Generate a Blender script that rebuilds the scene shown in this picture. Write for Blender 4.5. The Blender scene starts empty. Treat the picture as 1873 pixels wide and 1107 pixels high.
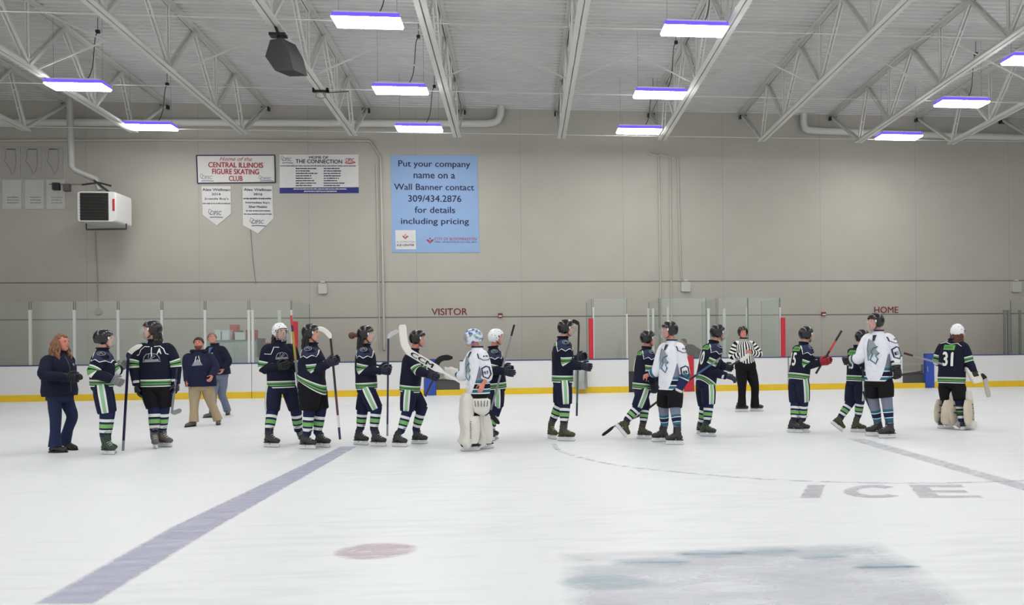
import bpy, bmesh, math, random
from mathutils import Vector, Matrix
from mathutils.bvhtree import BVHTree

# ------------------------------------------------------------------ camera
W_PX, H_PX = 1873.0, 1107.0
FPX = 1400.0                 # focal length in pixels of the 1873 px frame
PCX, PCY = 1080.0, 636.6     # optical centre in the (cropped) photograph
CAM_Z = 1.45
YAW = math.atan(125.0 / FPX)
ROLL = 0.010
V = Vector
Z = V((0, 0, 1))
FW = V((math.sin(YAW), math.cos(YAW), 0))
_R0 = V((math.cos(YAW), -math.sin(YAW), 0))
RT = _R0 * math.cos(ROLL) - Z * math.sin(ROLL)
UP = _R0 * math.sin(ROLL) + Z * math.cos(ROLL)
CAM = V((0, 0, CAM_Z))

scene = bpy.context.scene
col = scene.collection
cam_d = bpy.data.cameras.new('camera')
cam_o = bpy.data.objects.new('camera', cam_d)
col.objects.link(cam_o)
cam_d.sensor_width = 36.0
cam_d.sensor_fit = 'HORIZONTAL'
cam_d.lens = FPX / W_PX * 36.0
cam_d.shift_x = (W_PX / 2 - PCX) / W_PX
cam_d.shift_y = (PCY - H_PX / 2) / W_PX
cam_d.clip_end = 200
cam_o.matrix_world = Matrix(((RT.x, UP.x, -FW.x, CAM.x), (RT.y, UP.y, -FW.y, CAM.y),
                             (RT.z, UP.z, -FW.z, CAM.z), (0, 0, 0, 1)))
scene.camera = cam_o

# ------------------------------------------------------------------ light and exposure
world = bpy.data.worlds.new('ambient_fill')  # even fill light, added to enter through the open camera side
scene.world = world
world.use_nodes = True
_bg = world.node_tree.nodes['Background']
_bg.inputs['Color'].default_value = (1.0, 0.99, 0.97, 1)
_bg.inputs['Strength'].default_value = 0.72
LAMP_STRENGTH = 34.0
scene.view_settings.view_transform = 'Standard'
scene.view_settings.look = 'None'
scene.view_settings.exposure = 0.26
scene.view_settings.gamma = 1.0
scene.view_settings.use_curve_mapping = False

# planes of the place
Y_WALL, Y_BOARD = 27.3, 24.45


def ray(px, py):
    return FW + RT * ((px - PCX) / FPX) + UP * ((PCY - py) / FPX)


def at_y(px, py, y):
    d = ray(px, py)
    return CAM + d * ((y - CAM.y) / d.y)


def at_z(px, py, z=0.0):
    d = ray(px, py)
    return CAM + d * ((z - CAM.z) / d.z)


# ------------------------------------------------------------------ materials
MATS = {}


def srgb(r, g, b):
    f = lambda c: (c / 255 / 12.92) if c / 255 <= 0.04045 else ((c / 255 + 0.055) / 1.055) ** 2.4
    return (f(r), f(g), f(b), 1.0)


def mat(name, c, rough=0.6, metal=0.0, noise=0.0, nscale=20, bump=0.0, bscale=30, emit=None, spec=None, alpha=None):
    if name in MATS:
        return MATS[name]
    m = bpy.data.materials.new(name)
    m.use_nodes = True
    nt = m.node_tree
    b = nt.nodes['Principled BSDF']
    b.inputs['Base Color'].default_value = c
    b.inputs['Roughness'].default_value = rough
    b.inputs['Metallic'].default_value = metal
    if spec is not None:
        b.inputs['Specular IOR Level'].default_value = spec
    if emit:
        b.inputs['Emission Color'].default_value = emit[0]
        b.inputs['Emission Strength'].default_value = emit[1]
    if alpha is not None:
        b.inputs['Alpha'].default_value = alpha
    if noise or bump:
        tc = nt.nodes.new('ShaderNodeTexCoord')
    if noise:
        n = nt.nodes.new('ShaderNodeTexNoise')
        n.inputs['Scale'].default_value = nscale
        n.inputs['Detail'].default_value = 5
        nt.links.new(tc.outputs['Object'], n.inputs['Vector'])
        hv = nt.nodes.new('ShaderNodeHueSaturation')
        mr = nt.nodes.new('ShaderNodeMapRange')
        mr.inputs['From Min'].default_value = 0.25
        mr.inputs['From Max'].default_value = 0.75
        mr.inputs['To Min'].default_value = 1 - noise
        mr.inputs['To Max'].default_value = 1 + noise
        nt.links.new(n.outputs['Fac'], mr.inputs['Value'])
        nt.links.new(mr.outputs['Result'], hv.inputs['Value'])
        hv.inputs['Color'].default_value = c
        nt.links.new(hv.outputs['Color'], b.inputs['Base Color'])
    if bump:
        add_bump(nt, b, tc, bscale, bump)
    MATS[name] = m
    return m


def add_bump(nt, b, tc, scale, strength):
    n2 = nt.nodes.new('ShaderNodeTexNoise')
    n2.inputs['Scale'].default_value = scale
    n2.inputs['Detail'].default_value = 3
    nt.links.new(tc.outputs['Object'], n2.inputs['Vector'])
    bp = nt.nodes.new('ShaderNodeBump')
    bp.inputs['Strength'].default_value = strength
    bp.inputs['Distance'].default_value = 0.03
    nt.links.new(n2.outputs['Fac'], bp.inputs['Height'])
    nt.links.new(bp.outputs['Normal'], b.inputs['Normal'])


def band_mat(name, base, bands, attr='t', rough=0.75, bump=0.35, period=None):
    """cloth with woven bands: bands = [(lo, hi, colour)] on a mesh attribute; period repeats them"""
    if name in MATS:
        return MATS[name]
    m = bpy.data.materials.new(name)
    m.use_nodes = True
    nt = m.node_tree
    b = nt.nodes['Principled BSDF']
    b.inputs['Roughness'].default_value = rough
    b.inputs['Specular IOR Level'].default_value = 0.25
    at = nt.nodes.new('ShaderNodeAttribute')
    at.attribute_name = attr
    src = at.outputs['Fac']
    if period:
        md = nt.nodes.new('ShaderNodeMath')
        md.operation = 'MODULO'
        nt.links.new(src, md.inputs[0])
        md.inputs[1].default_value = period
        src = md.outputs[0]
    prev = None
    for lo, hi, c in bands:
        g = nt.nodes.new('ShaderNodeMath'); g.operation = 'GREATER_THAN'
        l = nt.nodes.new('ShaderNodeMath'); l.operation = 'LESS_THAN'
        mu = nt.nodes.new('ShaderNodeMath'); mu.operation = 'MULTIPLY'
        nt.links.new(src, g.inputs[0]); g.inputs[1].default_value = lo
        nt.links.new(src, l.inputs[0]); l.inputs[1].default_value = hi
        nt.links.new(g.outputs[0], mu.inputs[0]); nt.links.new(l.outputs[0], mu.inputs[1])
        mx = nt.nodes.new('ShaderNodeMix'); mx.data_type = 'RGBA'
        nt.links.new(mu.outputs[0], mx.inputs['Factor'])
        if prev is None:
            mx.inputs[6].default_value = base
        else:
            nt.links.new(prev, mx.inputs[6])
        mx.inputs[7].default_value = c
        prev = mx.outputs[2]
    if prev is None:
        b.inputs['Base Color'].default_value = base
    else:
        nt.links.new(prev, b.inputs['Base Color'])
    tc = nt.nodes.new('ShaderNodeTexCoord')
    add_bump(nt, b, tc, 9, bump)
    MATS[name] = m
    return m


def glass_mat(name, tint, gloss, rough=0.05):
    if name in MATS:
        return MATS[name]
    m = bpy.data.materials.new(name)
    m.use_nodes = True
    nt = m.node_tree
    nt.nodes.clear()
    out = nt.nodes.new('ShaderNodeOutputMaterial')
    tr = nt.nodes.new('ShaderNodeBsdfTransparent')
    tr.inputs['Color'].default_value = tint
    gl = nt.nodes.new('ShaderNodeBsdfGlossy')
    gl.inputs['Roughness'].default_value = rough
    df = nt.nodes.new('ShaderNodeBsdfDiffuse')
    df.inputs['Color'].default_value = (0.7, 0.74, 0.72, 1)
    m0 = nt.nodes.new('ShaderNodeMixShader')
    m0.inputs[0].default_value = gloss
    m1 = nt.nodes.new('ShaderNodeMixShader')
    nt.links.new(tr.outputs[0], m0.inputs[1]); nt.links.new(df.outputs[0], m0.inputs[2])
    m1.inputs[0].default_value = .05
    nt.links.new(m0.outputs[0], m1.inputs[1]); nt.links.new(gl.outputs[0], m1.inputs[2])
    nt.links.new(m1.outputs[0], out.inputs['Surface'])
    MATS[name] = m
    return m


# ------------------------------------------------------------------ objects
def tag(o, label=None, cat=None, group=None, kind=None):
    if label: o['label'] = label
    if cat: o['category'] = cat
    if group: o['group'] = group
    if kind: o['kind'] = kind
    return o


def thing(name, loc, label, cat, group=None):
    o = bpy.data.objects.new(name, None)
    o.empty_display_size = 0.1
    o.location = loc
    col.objects.link(o)
    return tag(o, label, cat, group)


def root_loc(p):
    l = V((0, 0, 0))
    while p is not None:
        l += V(p.location)
        p = p.parent
    return l


class MB:
    """collects shapes in world coordinates, links them as ONE mesh"""
    def __init__(s):
        s.v, s.f, s.m, s.t, s.u, s.w = [], [], [], [], [], []

    def add(s, vs, fs, mi=0, t=None, u=None, w=None):
        o = len(s.v)
        s.v += [tuple(v) for v in vs]
        s.f += [tuple(i + o for i in f) for f in fs]
        s.m += [mi] * len(fs)
        s.t += t if t else [0.0] * len(vs)
        s.u += u if u else [0.0] * len(vs)
        s.w += w if w else [0.0] * len(vs)
        return s

    def box(s, c, size, X=V((1, 0, 0)), Y=V((0, 1, 0)), Zv=V((0, 0, 1)), mi=0, taper=1.0):
        c = V(c)
        hx, hy, hz = [k / 2 for k in size]
        vs = []
        for dz in (-1, 1):
            k = taper if dz > 0 else 1.0
            for dx, dy in ((-1, -1), (1, -1), (1, 1), (-1, 1)):
                vs.append(c + X * dx * hx * k + Y * dy * hy * k + Zv * dz * hz)
        return s.add(vs, [(3, 2, 1, 0), (4, 5, 6, 7), (0, 1, 5, 4), (1, 2, 6, 5), (2, 3, 7, 6), (3, 0, 4, 7)], mi)

    def box2(s, a, b, mi=0):
        a, b = V(a), V(b)
        return s.box((a + b) / 2, [abs(b[i] - a[i]) for i in range(3)], mi=mi)

    def bar(s, a, b, w, h, up=Z, mi=0):
        """square bar from a to b; w across, h along up"""
        a, b = V(a), V(b)
        d = b - a
        L = d.length
        d.normalize()
        x = d.cross(up)
        if x.length < 1e-4:
            x = d.cross(V((0, 1, 0)))
        x.normalize()
        u = x.cross(d).normalized()
        return s.box((a + b) / 2, (w, L, h), x, d, u, mi)

    def loft(s, secs, n=20, mi=0, cap0=True, cap1=True, e=2.0):
        """secs: (centre, X, Y, rx, ry, t); angle 0 lies along X; superellipse exponent e"""
        vs, fs, ts, us, ws = [], [], [], [], []
        for c, X, Y, rx, ry, t in secs:
            for k in range(n):
                a = 2 * math.pi * k / n
                ca, sa = math.cos(a), math.sin(a)
                px = math.copysign(abs(ca) ** (2 / e), ca)
                py = math.copysign(abs(sa) ** (2 / e), sa)
                vs.append(V(c) + X * rx * px + Y * ry * py)
                ts.append(t)
                us.append(math.pi - abs(a - math.pi))
                ws.append(sa)
        m = len(secs)
        for i in range(m - 1):
            for k in range(n):
                k2 = (k + 1) % n
                fs.append((i * n + k, i * n + k2, (i + 1) * n + k2, (i + 1) * n + k))
        for flag, i in ((cap0, 0), (cap1, m - 1)):
            if flag:
                c = len(vs)
                vs.append(V(secs[i][0])); ts.append(secs[i][5]); us.append(1.5); ws.append(0)
                for k in range(n):
                    k2 = (k + 1) % n
                    fs.append((c, i * n + k2, i * n + k) if i == 0 else (c, i * n + k, i * n + k2))
        return s.add(vs, fs, mi, ts, us, ws)

    def tube(s, path, rad, n=12, mi=0, ref=None, t0=0.0, tscale=1.0, caps=True, flat=1.0, round_ends=False):
        """round tube along a path; rad one number or one per point; flat squeezes the second axis"""
        P = [V(p) for p in path]
        if not isinstance(rad, (list, tuple)):
            rad = [rad] * len(P)
        rad = list(rad)
        if round_ends:
            d0 = (P[0] - P[1]).normalized(); d1 = (P[-1] - P[-2]).normalized()
            r0, r1 = rad[0], rad[-1]
            P = [P[0] + d0 * r0 * .9, P[0] + d0 * r0 * .6] + P + [P[-1] + d1 * r1 * .6, P[-1] + d1 * r1 * .9]
            rad = [r0 * .35, r0 * .8] + rad + [r1 * .8, r1 * .35]
        secs = []
        x = None
        acc = t0
        for i, p in enumerate(P):
            a = P[max(i - 1, 0)]; b = P[min(i + 1, len(P) - 1)]
            d = (b - a)
            d = d.normalized() if d.length > 1e-9 else Z
            if x is None:
                r = ref if ref is not None else (Z if abs(d.z) < .9 else V((1, 0, 0)))
                x = r - d * r.dot(d)
                if x.length < 1e-5:
                    x = d.orthogonal()
            else:
                x = x - d * x.dot(d)
                if ref is not None:
                    q = ref - d * ref.dot(d)
                    if q.length > 0.25: x = q
            x.normalize()
            y = d.cross(x)
            if i: acc += (p - P[i - 1]).length * tscale
            secs.append((p, x.copy(), y, rad[i], rad[i] * flat, acc))
        return s.loft(secs, n, mi, caps, caps)

    def ball(s, c, r, X=V((1, 0, 0)), Y=V((0, 1, 0)), Zv=V((0, 0, 1)), n=12, mi=0):
        if not isinstance(r, (list, tuple)): r = (r, r, r)
        secs = []
        k = max(5, n // 2)
        for i in range(k + 1):
            a = math.pi * (i + .001) / (k + .002) - math.pi / 2
            secs.append((V(c) + Zv * r[2] * math.sin(a), X, Y, r[0] * math.cos(a) + 1e-5, r[1] * math.cos(a) + 1e-5, 0))
        return s.loft(secs, n, mi)

    def cyl(s, a, b, r, n=16, mi=0):
        return s.tube([a, b], r, n, mi)

    def bvh(s):
        return BVHTree.FromPolygons(s.v, s.f)

    def build(s, name, mats, parent=None, smooth=True, label=None, sharp=None):
        if not isinstance(mats, (list, tuple)): mats = [mats]
        base = root_loc(parent)
        me = bpy.data.meshes.new(name)
        if parent is None:
            n = len(s.v)
            base = V((sum(v[0] for v in s.v) / n, sum(v[1] for v in s.v) / n, min(v[2] for v in s.v)))
        me.from_pydata([tuple(V(v) - base) for v in s.v], [], s.f)
        for mm in mats: me.materials.append(mm)
        me.polygons.foreach_set('material_index', s.m)
        me.polygons.foreach_set('use_smooth', [smooth] * len(s.f))
        if any(s.t) or any(s.u):
            a = me.attributes.new('t', 'FLOAT', 'POINT'); a.data.foreach_set('value', s.t)
            a = me.attributes.new('u', 'FLOAT', 'POINT'); a.data.foreach_set('value', s.u)
            a = me.attributes.new('w', 'FLOAT', 'POINT'); a.data.foreach_set('value', s.w)
        bm = bmesh.new(); bm.from_mesh(me)
        bmesh.ops.recalc_face_normals(bm, faces=bm.faces)
        if smooth:
            for e in bm.edges:
                if len(e.link_faces) == 2 and e.calc_face_angle(0) > (sharp or 1.0):
                    e.smooth = False
        bm.to_mesh(me); bm.free()
        o = bpy.data.objects.new(name, me)
        col.objects.link(o)
        if parent is not None:
            o.parent = parent
        else:
            o.location = base
        if label: o['label'] = label
        return o


def spline(P, k=6):
    """Catmull-Rom through the points"""
    P = [V(p) for p in P]
    Q = [P[0] * 2 - P[1]] + P + [P[-1] * 2 - P[-2]]
    out = []
    for i in range(1, len(Q) - 2):
        for j in range(k):
            t = j / k
            a, b, c, d = Q[i - 1], Q[i], Q[i + 1], Q[i + 2]
            out.append(0.5 * ((2 * b) + (c - a) * t + (2 * a - 5 * b + 4 * c - d) * t * t + (3 * b - a - 3 * c + d) * t ** 3))
    out.append(P[-1])
    return out


def lerp_list(R, k):
    out = []
    for i in range(len(R) - 1):
        for j in range(k):
            out.append(R[i] + (R[i + 1] - R[i]) * j / k)
    return out + [R[-1]]


_TXT, _LAY = {}, {}


def text_shape(body, bold=0.0, shear=0.0):
    """flat lettering as (2-D points, faces), normalised to its own bounding box"""
    key = (body, bold, shear)
    if key in _TXT: return _TXT[key]
    cu = bpy.data.curves.new('lettering', 'FONT')
    cu.body = body
    cu.align_x = 'CENTER'
    cu.shear = shear
    cu.resolution_u = 3
    cu.fill_mode = 'FRONT'
    o = bpy.data.objects.new('lettering', cu)
    col.objects.link(o)
    dg = bpy.context.evaluated_depsgraph_get()
    me = bpy.data.meshes.new_from_object(o.evaluated_get(dg))
    vs = [(v.co.x, v.co.y) for v in me.vertices]
    fs = [tuple(p.vertices) for p in me.polygons]
    bpy.data.objects.remove(o); bpy.data.curves.remove(cu); bpy.data.meshes.remove(me)
    n0 = len(vs)
    if bold:      # heavier strokes: the outline repeated a hair to each side
        base_v, base_f = list(vs), list(fs)
        for k, (dx, dy) in enumerate(((bold, 0), (bold * 2, 0), (bold, bold))):
            vs += [(x + dx, y + dy) for x, y in base_v]
            fs += [tuple(i + n0 * (k + 1) for i in f) for f in base_f]
    x0 = min(v[0] for v in vs); x1 = max(v[0] for v in vs); y0 = min(v[1] for v in vs); y1 = max(v[1] for v in vs)
    vs = [((v[0] - x0) / (x1 - x0), (v[1] - y0) / (y1 - y0)) for v in vs]
    _LAY[key] = n0
    _TXT[key] = (vs, fs)
    return _TXT[key]


def wall_text(mb, body, x0, x1, ytop, ybot, yplane, bold=0.0, shear=0.0, mi=0):
    """lettering on a plane facing the rink: pixel box of the lettering's own outline"""
    vs, fs = text_shape(body, bold, shear)
    bl, br, tl = at_y(x0, ybot, yplane), at_y(x1, ybot, yplane), at_y(x0, ytop, yplane)
    xm = (x0 + x1) / 2; ym = (ytop + ybot) / 2
    c = at_y(xm, ym, yplane)
    w = (br - bl).x; h = (tl - bl).z
    n0 = _LAY[(body, bold, shear)]
    pts = [V((c.x + (q[0] - .5) * w, yplane - .0015 * (i // n0), c.z + (q[1] - .5) * h)) for i, q in enumerate(vs)]
    mb.add(pts, fs, mi)


def stroke2d(pts, w, closed=False):
    """2-D stroke as quads"""
    P = [V((p[0], p[1])) for p in pts]
    if closed: P = P + [P[0], P[1]]
    L, R = [], []
    n = len(P)
    for i in range(n):
        d = P[min(i + 1, n - 1)] - P[max(i - 1, 0)]
        d = d.normalized() if d.length > 1e-9 else V((1, 0))
        nn = V((-d.y, d.x)) * w / 2
        L.append(P[i] + nn); R.append(P[i] - nn)
    vs = [tuple(p) for p in L] + [tuple(p) for p in R]
    return vs, [(i, i + 1, n + i + 1, n + i) for i in range(n - 1)]


def ellipse2d(cx, cy, rx, ry, n=18):
    return [(cx + rx * math.cos(2 * math.pi * i / n), cy + ry * math.sin(2 * math.pi * i / n)) for i in range(n)]


def fill2d(pts):
    return [tuple(p) for p in pts], [tuple(range(len(pts)))]


def cloth_print(bvhs, centre, normal, upv, shapes, name, mats, parent, lift=0.006, size=1.0):
    """prints / patches that lie on the cloth: shapes = [(verts2d, faces, material)]"""
    normal = V(normal).normalized()
    right = V(upv).cross(normal).normalized()
    upv = normal.cross(right).normalized()
    bm = bmesh.new()
    lay = bm.verts.layers.float.new('lay')
    for si, (vs, fs, mi) in enumerate(shapes):
        bvs = [bm.verts.new((a * size, b * size, 0)) for a, b in vs]
        for q in bvs: q[lay] = si
        for f in fs:
            try:
                fc = bm.faces.new([bvs[i] for i in f]); fc.material_index = mi
            except ValueError:
                pass
    bmesh.ops.triangulate(bm, faces=[f for f in bm.faces if len(f.verts) > 4])
    for _ in range(3):
        long_e = [e for e in bm.edges if e.calc_length() > 0.026]
        if not long_e: break
        bmesh.ops.subdivide_edges(bm, edges=long_e, cuts=1)
    bmesh.ops.triangulate(bm, faces=bm.faces[:])
    mb = MB()
    pts, hit = [], []
    for i, v in enumerate(bm.verts):
        v.index = i
        o = V(centre) + right * v.co.x + upv * v.co.y + normal * 0.5
        best = None
        for b in bvhs:
            loc, no, idx, dist = b.ray_cast(o, -normal, 1.2)
            if loc is not None and (best is None or dist < best[1]):
                best = (loc, dist, no)
        p = best[0] if best else V(centre) + right * v.co.x + upv * v.co.y
        off = normal
        if best:
            off = best[2] if best[2].dot(normal) > 0 else -best[2]
            off = (off + normal * .4).normalized()
        pts.append(p + off * (lift + .0010 * v[lay]))
        hit.append(best is not None)
    mb.add(pts, [])
    for f in bm.faces:
        ix = [v.index for v in f.verts]
        if not all(hit[i] for i in ix) or max((pts[a] - pts[b]).length for a in ix for b in ix) > .11: continue
        mb.f.append(tuple(v.index for v in f.verts)); mb.m.append(f.material_index)
    bm.free()
    return mb.build(name, mats, parent)

# ================================================================== the setting
WHITE_PAINT = mat('white_steel_paint', srgb(205, 205, 200), .75)
DECK = mat('white_deck_paint', srgb(206, 206, 204), .6, noise=.04, nscale=2)
CONDUIT = mat('wall_coloured_pipe', srgb(184, 181, 172), .5)
BLACK = mat('black_plastic', srgb(20, 20, 22), .45)
DARK = mat('dark_grey', srgb(52, 52, 56), .6)
STEEL = mat('brushed_steel', srgb(170, 172, 172), .35, metal=.9, noise=.12, nscale=6)
ALU = mat('aluminium_post', srgb(205, 208, 206), .35, metal=.35)
RED = mat('red_padding', srgb(190, 30, 52), .5)
CHAIN = mat('thin_cable', srgb(70, 70, 72), .6)
PAPER = mat('white_vinyl', srgb(214, 214, 212), .6, noise=.03, nscale=3)
NAVY_INK = mat('navy_ink', srgb(28, 32, 72), .7)
RED_INK = mat('red_ink', srgb(172, 40, 56), .7)
GREY_INK = mat('grey_ink', srgb(120, 126, 136), .7)

Z_JOIN1 = at_y(936, 515.5, Y_WALL).z
Z_JOIN2 = at_y(936, 579.5, Y_WALL).z


def wall_material():
    m = bpy.data.materials.new('painted_precast_wall')
    m.use_nodes = True
    nt = m.node_tree
    b = nt.nodes['Principled BSDF']
    b.inputs['Roughness'].default_value = .8
    tc = nt.nodes.new('ShaderNodeTexCoord')
    sx = nt.nodes.new('ShaderNodeSeparateXYZ')
    nt.links.new(tc.outputs['Object'], sx.inputs[0])
    no = nt.nodes.new('ShaderNodeTexNoise'); no.inputs['Scale'].default_value = 1.2; no.inputs['Detail'].default_value = 8
    nt.links.new(tc.outputs['Object'], no.inputs['Vector'])
    cr = nt.nodes.new('ShaderNodeValToRGB')
    cr.color_ramp.elements[0].position = .3; cr.color_ramp.elements[0].color = srgb(176, 173, 164)
    cr.color_ramp.elements[1].position = .7; cr.color_ramp.elements[1].color = srgb(180, 177, 168)
    nt.links.new(no.outputs['Fac'], cr.inputs[0])
    prev = cr.outputs[0]

    def line(sock, pos, half, c, period=None):
        nonlocal prev
        src = sock
        if period:
            md = nt.nodes.new('ShaderNodeMath'); md.operation = 'PINGPONG'
            nt.links.new(src, md.inputs[0]); md.inputs[1].default_value = period / 2
            src = md.outputs[0]
        cp = nt.nodes.new('ShaderNodeMath'); cp.operation = 'COMPARE'
        nt.links.new(src, cp.inputs[0]); cp.inputs[1].default_value = pos; cp.inputs[2].default_value = half
        mx = nt.nodes.new('ShaderNodeMix'); mx.data_type = 'RGBA'
        nt.links.new(cp.outputs[0], mx.inputs['Factor'])
        nt.links.new(prev, mx.inputs[6]); mx.inputs[7].default_value = c
        prev = mx.outputs[2]
    line(sx.outputs['X'], 0.0, .012, srgb(164, 161, 153), 3.66)
    line(sx.outputs['Z'], Z_JOIN1, .022, srgb(122, 119, 112))
    line(sx.outputs['Z'], Z_JOIN2, .022, srgb(112, 109, 103))
    nt.links.new(prev, b.inputs['Base Color'])
    add_bump(nt, b, tc, 14, .12)
    return m


WALLM = wall_material()
XL, XR = -30.0, 33.0


def struct(mb, name, m, smooth=False):
    o = mb.build(name, m, None, smooth)
    o['kind'] = 'structure'
    return o


def at_origin(mb, name, m, kind='structure', smooth=False):
    """mesh kept at the world origin, so object coordinates are world coordinates"""
    r = MB(); r.__dict__.update(mb.__dict__)
    me = bpy.data.meshes.new(name)
    me.from_pydata(r.v, [], r.f)
    me.materials.append(m)
    me.polygons.foreach_set('use_smooth', [smooth] * len(r.f))
    bm = bmesh.new(); bm.from_mesh(me); bmesh.ops.recalc_face_normals(bm, faces=bm.faces); bm.to_mesh(me); bm.free()
    o = bpy.data.objects.new(name, me); col.objects.link(o)
    if kind: o['kind'] = kind
    return o


# roof geometry (joists rise towards the middle of the rink)
SLOPE = 0.030
Z_TOP = at_y(900, 199, Y_WALL).z              # underside of the deck at the wall
Y_END = 24.98
Z_BOT = at_y(936, 251, Y_END).z               # underside of a joist's bottom chord at its end


def z_deck(y): return Z_TOP + SLOPE * (Y_WALL - y)
def z_chord(y): return Z_BOT + SLOPE * (Y_END - y)


at_origin(MB().box2((XL, Y_WALL, -.3), (XR, Y_WALL + .3, Z_TOP + .35)), 'wall_far', WALLM)
at_origin(MB().box2((XL - .3, -2, -.3), (XL, Y_WALL + .3, 12)), 'wall_left', WALLM)
at_origin(MB().box2((XR, -2, -.3), (XR + .3, Y_WALL + .3, 12)), 'wall_right', WALLM)

# ice
def ice_material():
    m = bpy.data.materials.new('ice')
    m.use_nodes = True
    nt = m.node_tree
    b = nt.nodes['Principled BSDF']
    b.inputs['Roughness'].default_value = .42
    b.inputs['Specular IOR Level'].default_value = .35
    tc = nt.nodes.new('ShaderNodeTexCoord')
    n1 = nt.nodes.new('ShaderNodeTexNoise'); n1.inputs['Scale'].default_value = .35; n1.inputs['Detail'].default_value = 6
    nt.links.new(tc.outputs['Object'], n1.inputs['Vector'])
    mp = nt.nodes.new('ShaderNodeMapping'); mp.inputs['Scale'].default_value = (.8, 5, 1)
    mp.inputs['Rotation'].default_value = (0, 0, .35)
    nt.links.new(tc.outputs['Object'], mp.inputs[0])
    n2 = nt.nodes.new('ShaderNodeTexNoise'); n2.inputs['Scale'].default_value = 2.0; n2.inputs['Detail'].default_value = 10
    nt.links.new(mp.outputs[0], n2.inputs['Vector'])
    ad = nt.nodes.new('ShaderNodeMath'); ad.operation = 'ADD'
    nt.links.new(n1.outputs['Fac'], ad.inputs[0]); nt.links.new(n2.outputs['Fac'], ad.inputs[1])
    cr = nt.nodes.new('ShaderNodeValToRGB')
    cr.color_ramp.elements[0].position = .75; cr.color_ramp.elements[0].color = (.725, .745, .77, 1)
    cr.color_ramp.elements[1].position = 1.2; cr.color_ramp.elements[1].color = (.79, .81, .835, 1)
    nt.links.new(ad.outputs[0], cr.inputs[0])
    nt.links.new(cr.outputs[0], b.inputs['Base Color'])
    add_bump(nt, b, tc, 3.0, .03)
    return m


ICE = ice_material()
at_origin(MB().box2((XL, -2.0, -.3), (XR, Y_BOARD + .12, 0)), 'floor', ICE)
at_origin(MB().box2((XL, Y_BOARD + .12, -.3), (XR, Y_WALL, 0.0)), 'floor_bench', mat('rubber_floor', srgb(60, 60, 64), .8))


# ceiling: ribbed steel deck
def deck():
    mb = MB()
    y = 1.0
    prof = []
    while y < Y_WALL + .2:
        prof += [(y, 0), (y + .09, 0), (y + .115, .07), (y + .185, .07)]
        y += .21
    vs, fs = [], []
    for (yy, dz) in prof:
        vs += [V((XL, yy, z_deck(yy) + dz)), V((XR, yy, z_deck(yy) + dz))]
    for i in range(len(prof) - 1):
        fs.append((2 * i, 2 * i + 1, 2 * i + 3, 2 * i + 2))
    mb.add(vs, fs)
    n = len(mb.v)
    a, b_ = prof[0], prof[-1]
    mb.add([V((XL, a[0], z_deck(a[0]) + .3)), V((XR, a[0], z_deck(a[0]) + .3)), V((XL, b_[0], z_deck(b_[0]) + .3)), V((XR, b_[0], z_deck(b_[0]) + .3))], [(0, 1, 3, 2)])
    return mb


at_origin(deck(), 'ceiling', DECK)

# ------------------------------------------------------------------ roof joists
JOIST_PX = [(-158, 248), (45, 247), (242, 248), (444, 246), (645, 248), (836, 252), (1027, 253), (1212, 256), (1394, 260), (1572, 263), (1742, 268), (1908, 273)]
ORD = ['first', 'second', 'third', 'fourth', 'fifth', 'sixth', 'seventh', 'eighth', 'ninth', 'tenth', 'eleventh', 'twelfth']
JX = [at_y(px, py, Y_END).x for px, py in JOIST_PX]
Y_NEAR = 3.0
TOPN = [27.25 - 2.93 * i for i in range(9)]
BOTN = [Y_END] + [22.85 - 2.93 * i for i in range(7)]


def make_joist(x, lab):
    t = thing('roof_joist', (x, Y_END, Z_BOT), lab, 'joist', 'white roof joists')
    D = V((0, -1, SLOPE)).normalized()
    for name, zf, y1, up in (('bottom_chord', lambda y: z_chord(y), Y_END + .12, 1), ('top_chord', lambda y: z_deck(y) - .14, Y_WALL, -1)):
        mb = MB()
        for sx in (-1, 1):
            a = V((x + sx * .075, y1, zf(y1) + .012)); b = V((x + sx * .075, Y_NEAR, zf(Y_NEAR) + .012))
            o = V((0, 0, .115)) if up < 0 else V((0, 0, 0))
            mb.bar(a + o, b + o, .115, .022)                     # flat leg
            ww = V((-sx * .047, 0, .058))
            mb.bar(a + ww, b + ww, .02, .115)                    # upright leg
        mb.build(name, WHITE_PAINT, t, False)
    ends = []
    for i in range(len(BOTN)):
        if i + 1 < len(TOPN):
            ends.append((TOPN[i], BOTN[i], 'heavy'))
            ends.append((TOPN[i + 1], BOTN[i], 'light'))
    for ty, by, kind in ends:
        a = V((x, ty, z_deck(ty) - .08)); b = V((x, by, z_chord(by) + .06))
        mb = MB()
        w = .05 if kind == 'heavy' else .035
        for sx in (-1, 1):
            q = V((sx * (.055 if kind == 'heavy' else .045), 0, 0))
            mb.bar(a + q, b + q, w, .07)
        for f in (.35, .65):
            mb.box(a.lerp(b, f), (.1, .05, .05))
        mb.build('web_member', WHITE_PAINT, t, False)
    for by in BOTN[1:]:
        a = V((x, by, z_chord(by) + .06)); b = V((x, by, z_deck(by) - .08))
        mb = MB()
        mb.bar(a + V((.03, 0, 0)), b + V((.03, 0, 0)), .03, .045); mb.bar(a - V((.03, 0, 0)), b - V((.03, 0, 0)), .03, .045)
        mb.build('web_post', WHITE_PAINT, t, False)
    for sx in (-.09, .09):
        MB().box((x + sx, Y_WALL - .12, z_deck(Y_WALL) - .18), (.07, .16, .12)).build('bearing_bolt', BLACK, t, False)
    return t


def order_words(k, total, noun):
    """k counts from the left (0-based)"""
    if k == 0: return 'leftmost ' + noun
    if k == total - 1: return 'rightmost ' + noun
    if k <= total // 2: return ORD[k] + ' ' + noun + ' from the left'
    return ORD[total - 1 - k] + ' ' + noun + ' from the right'


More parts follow.
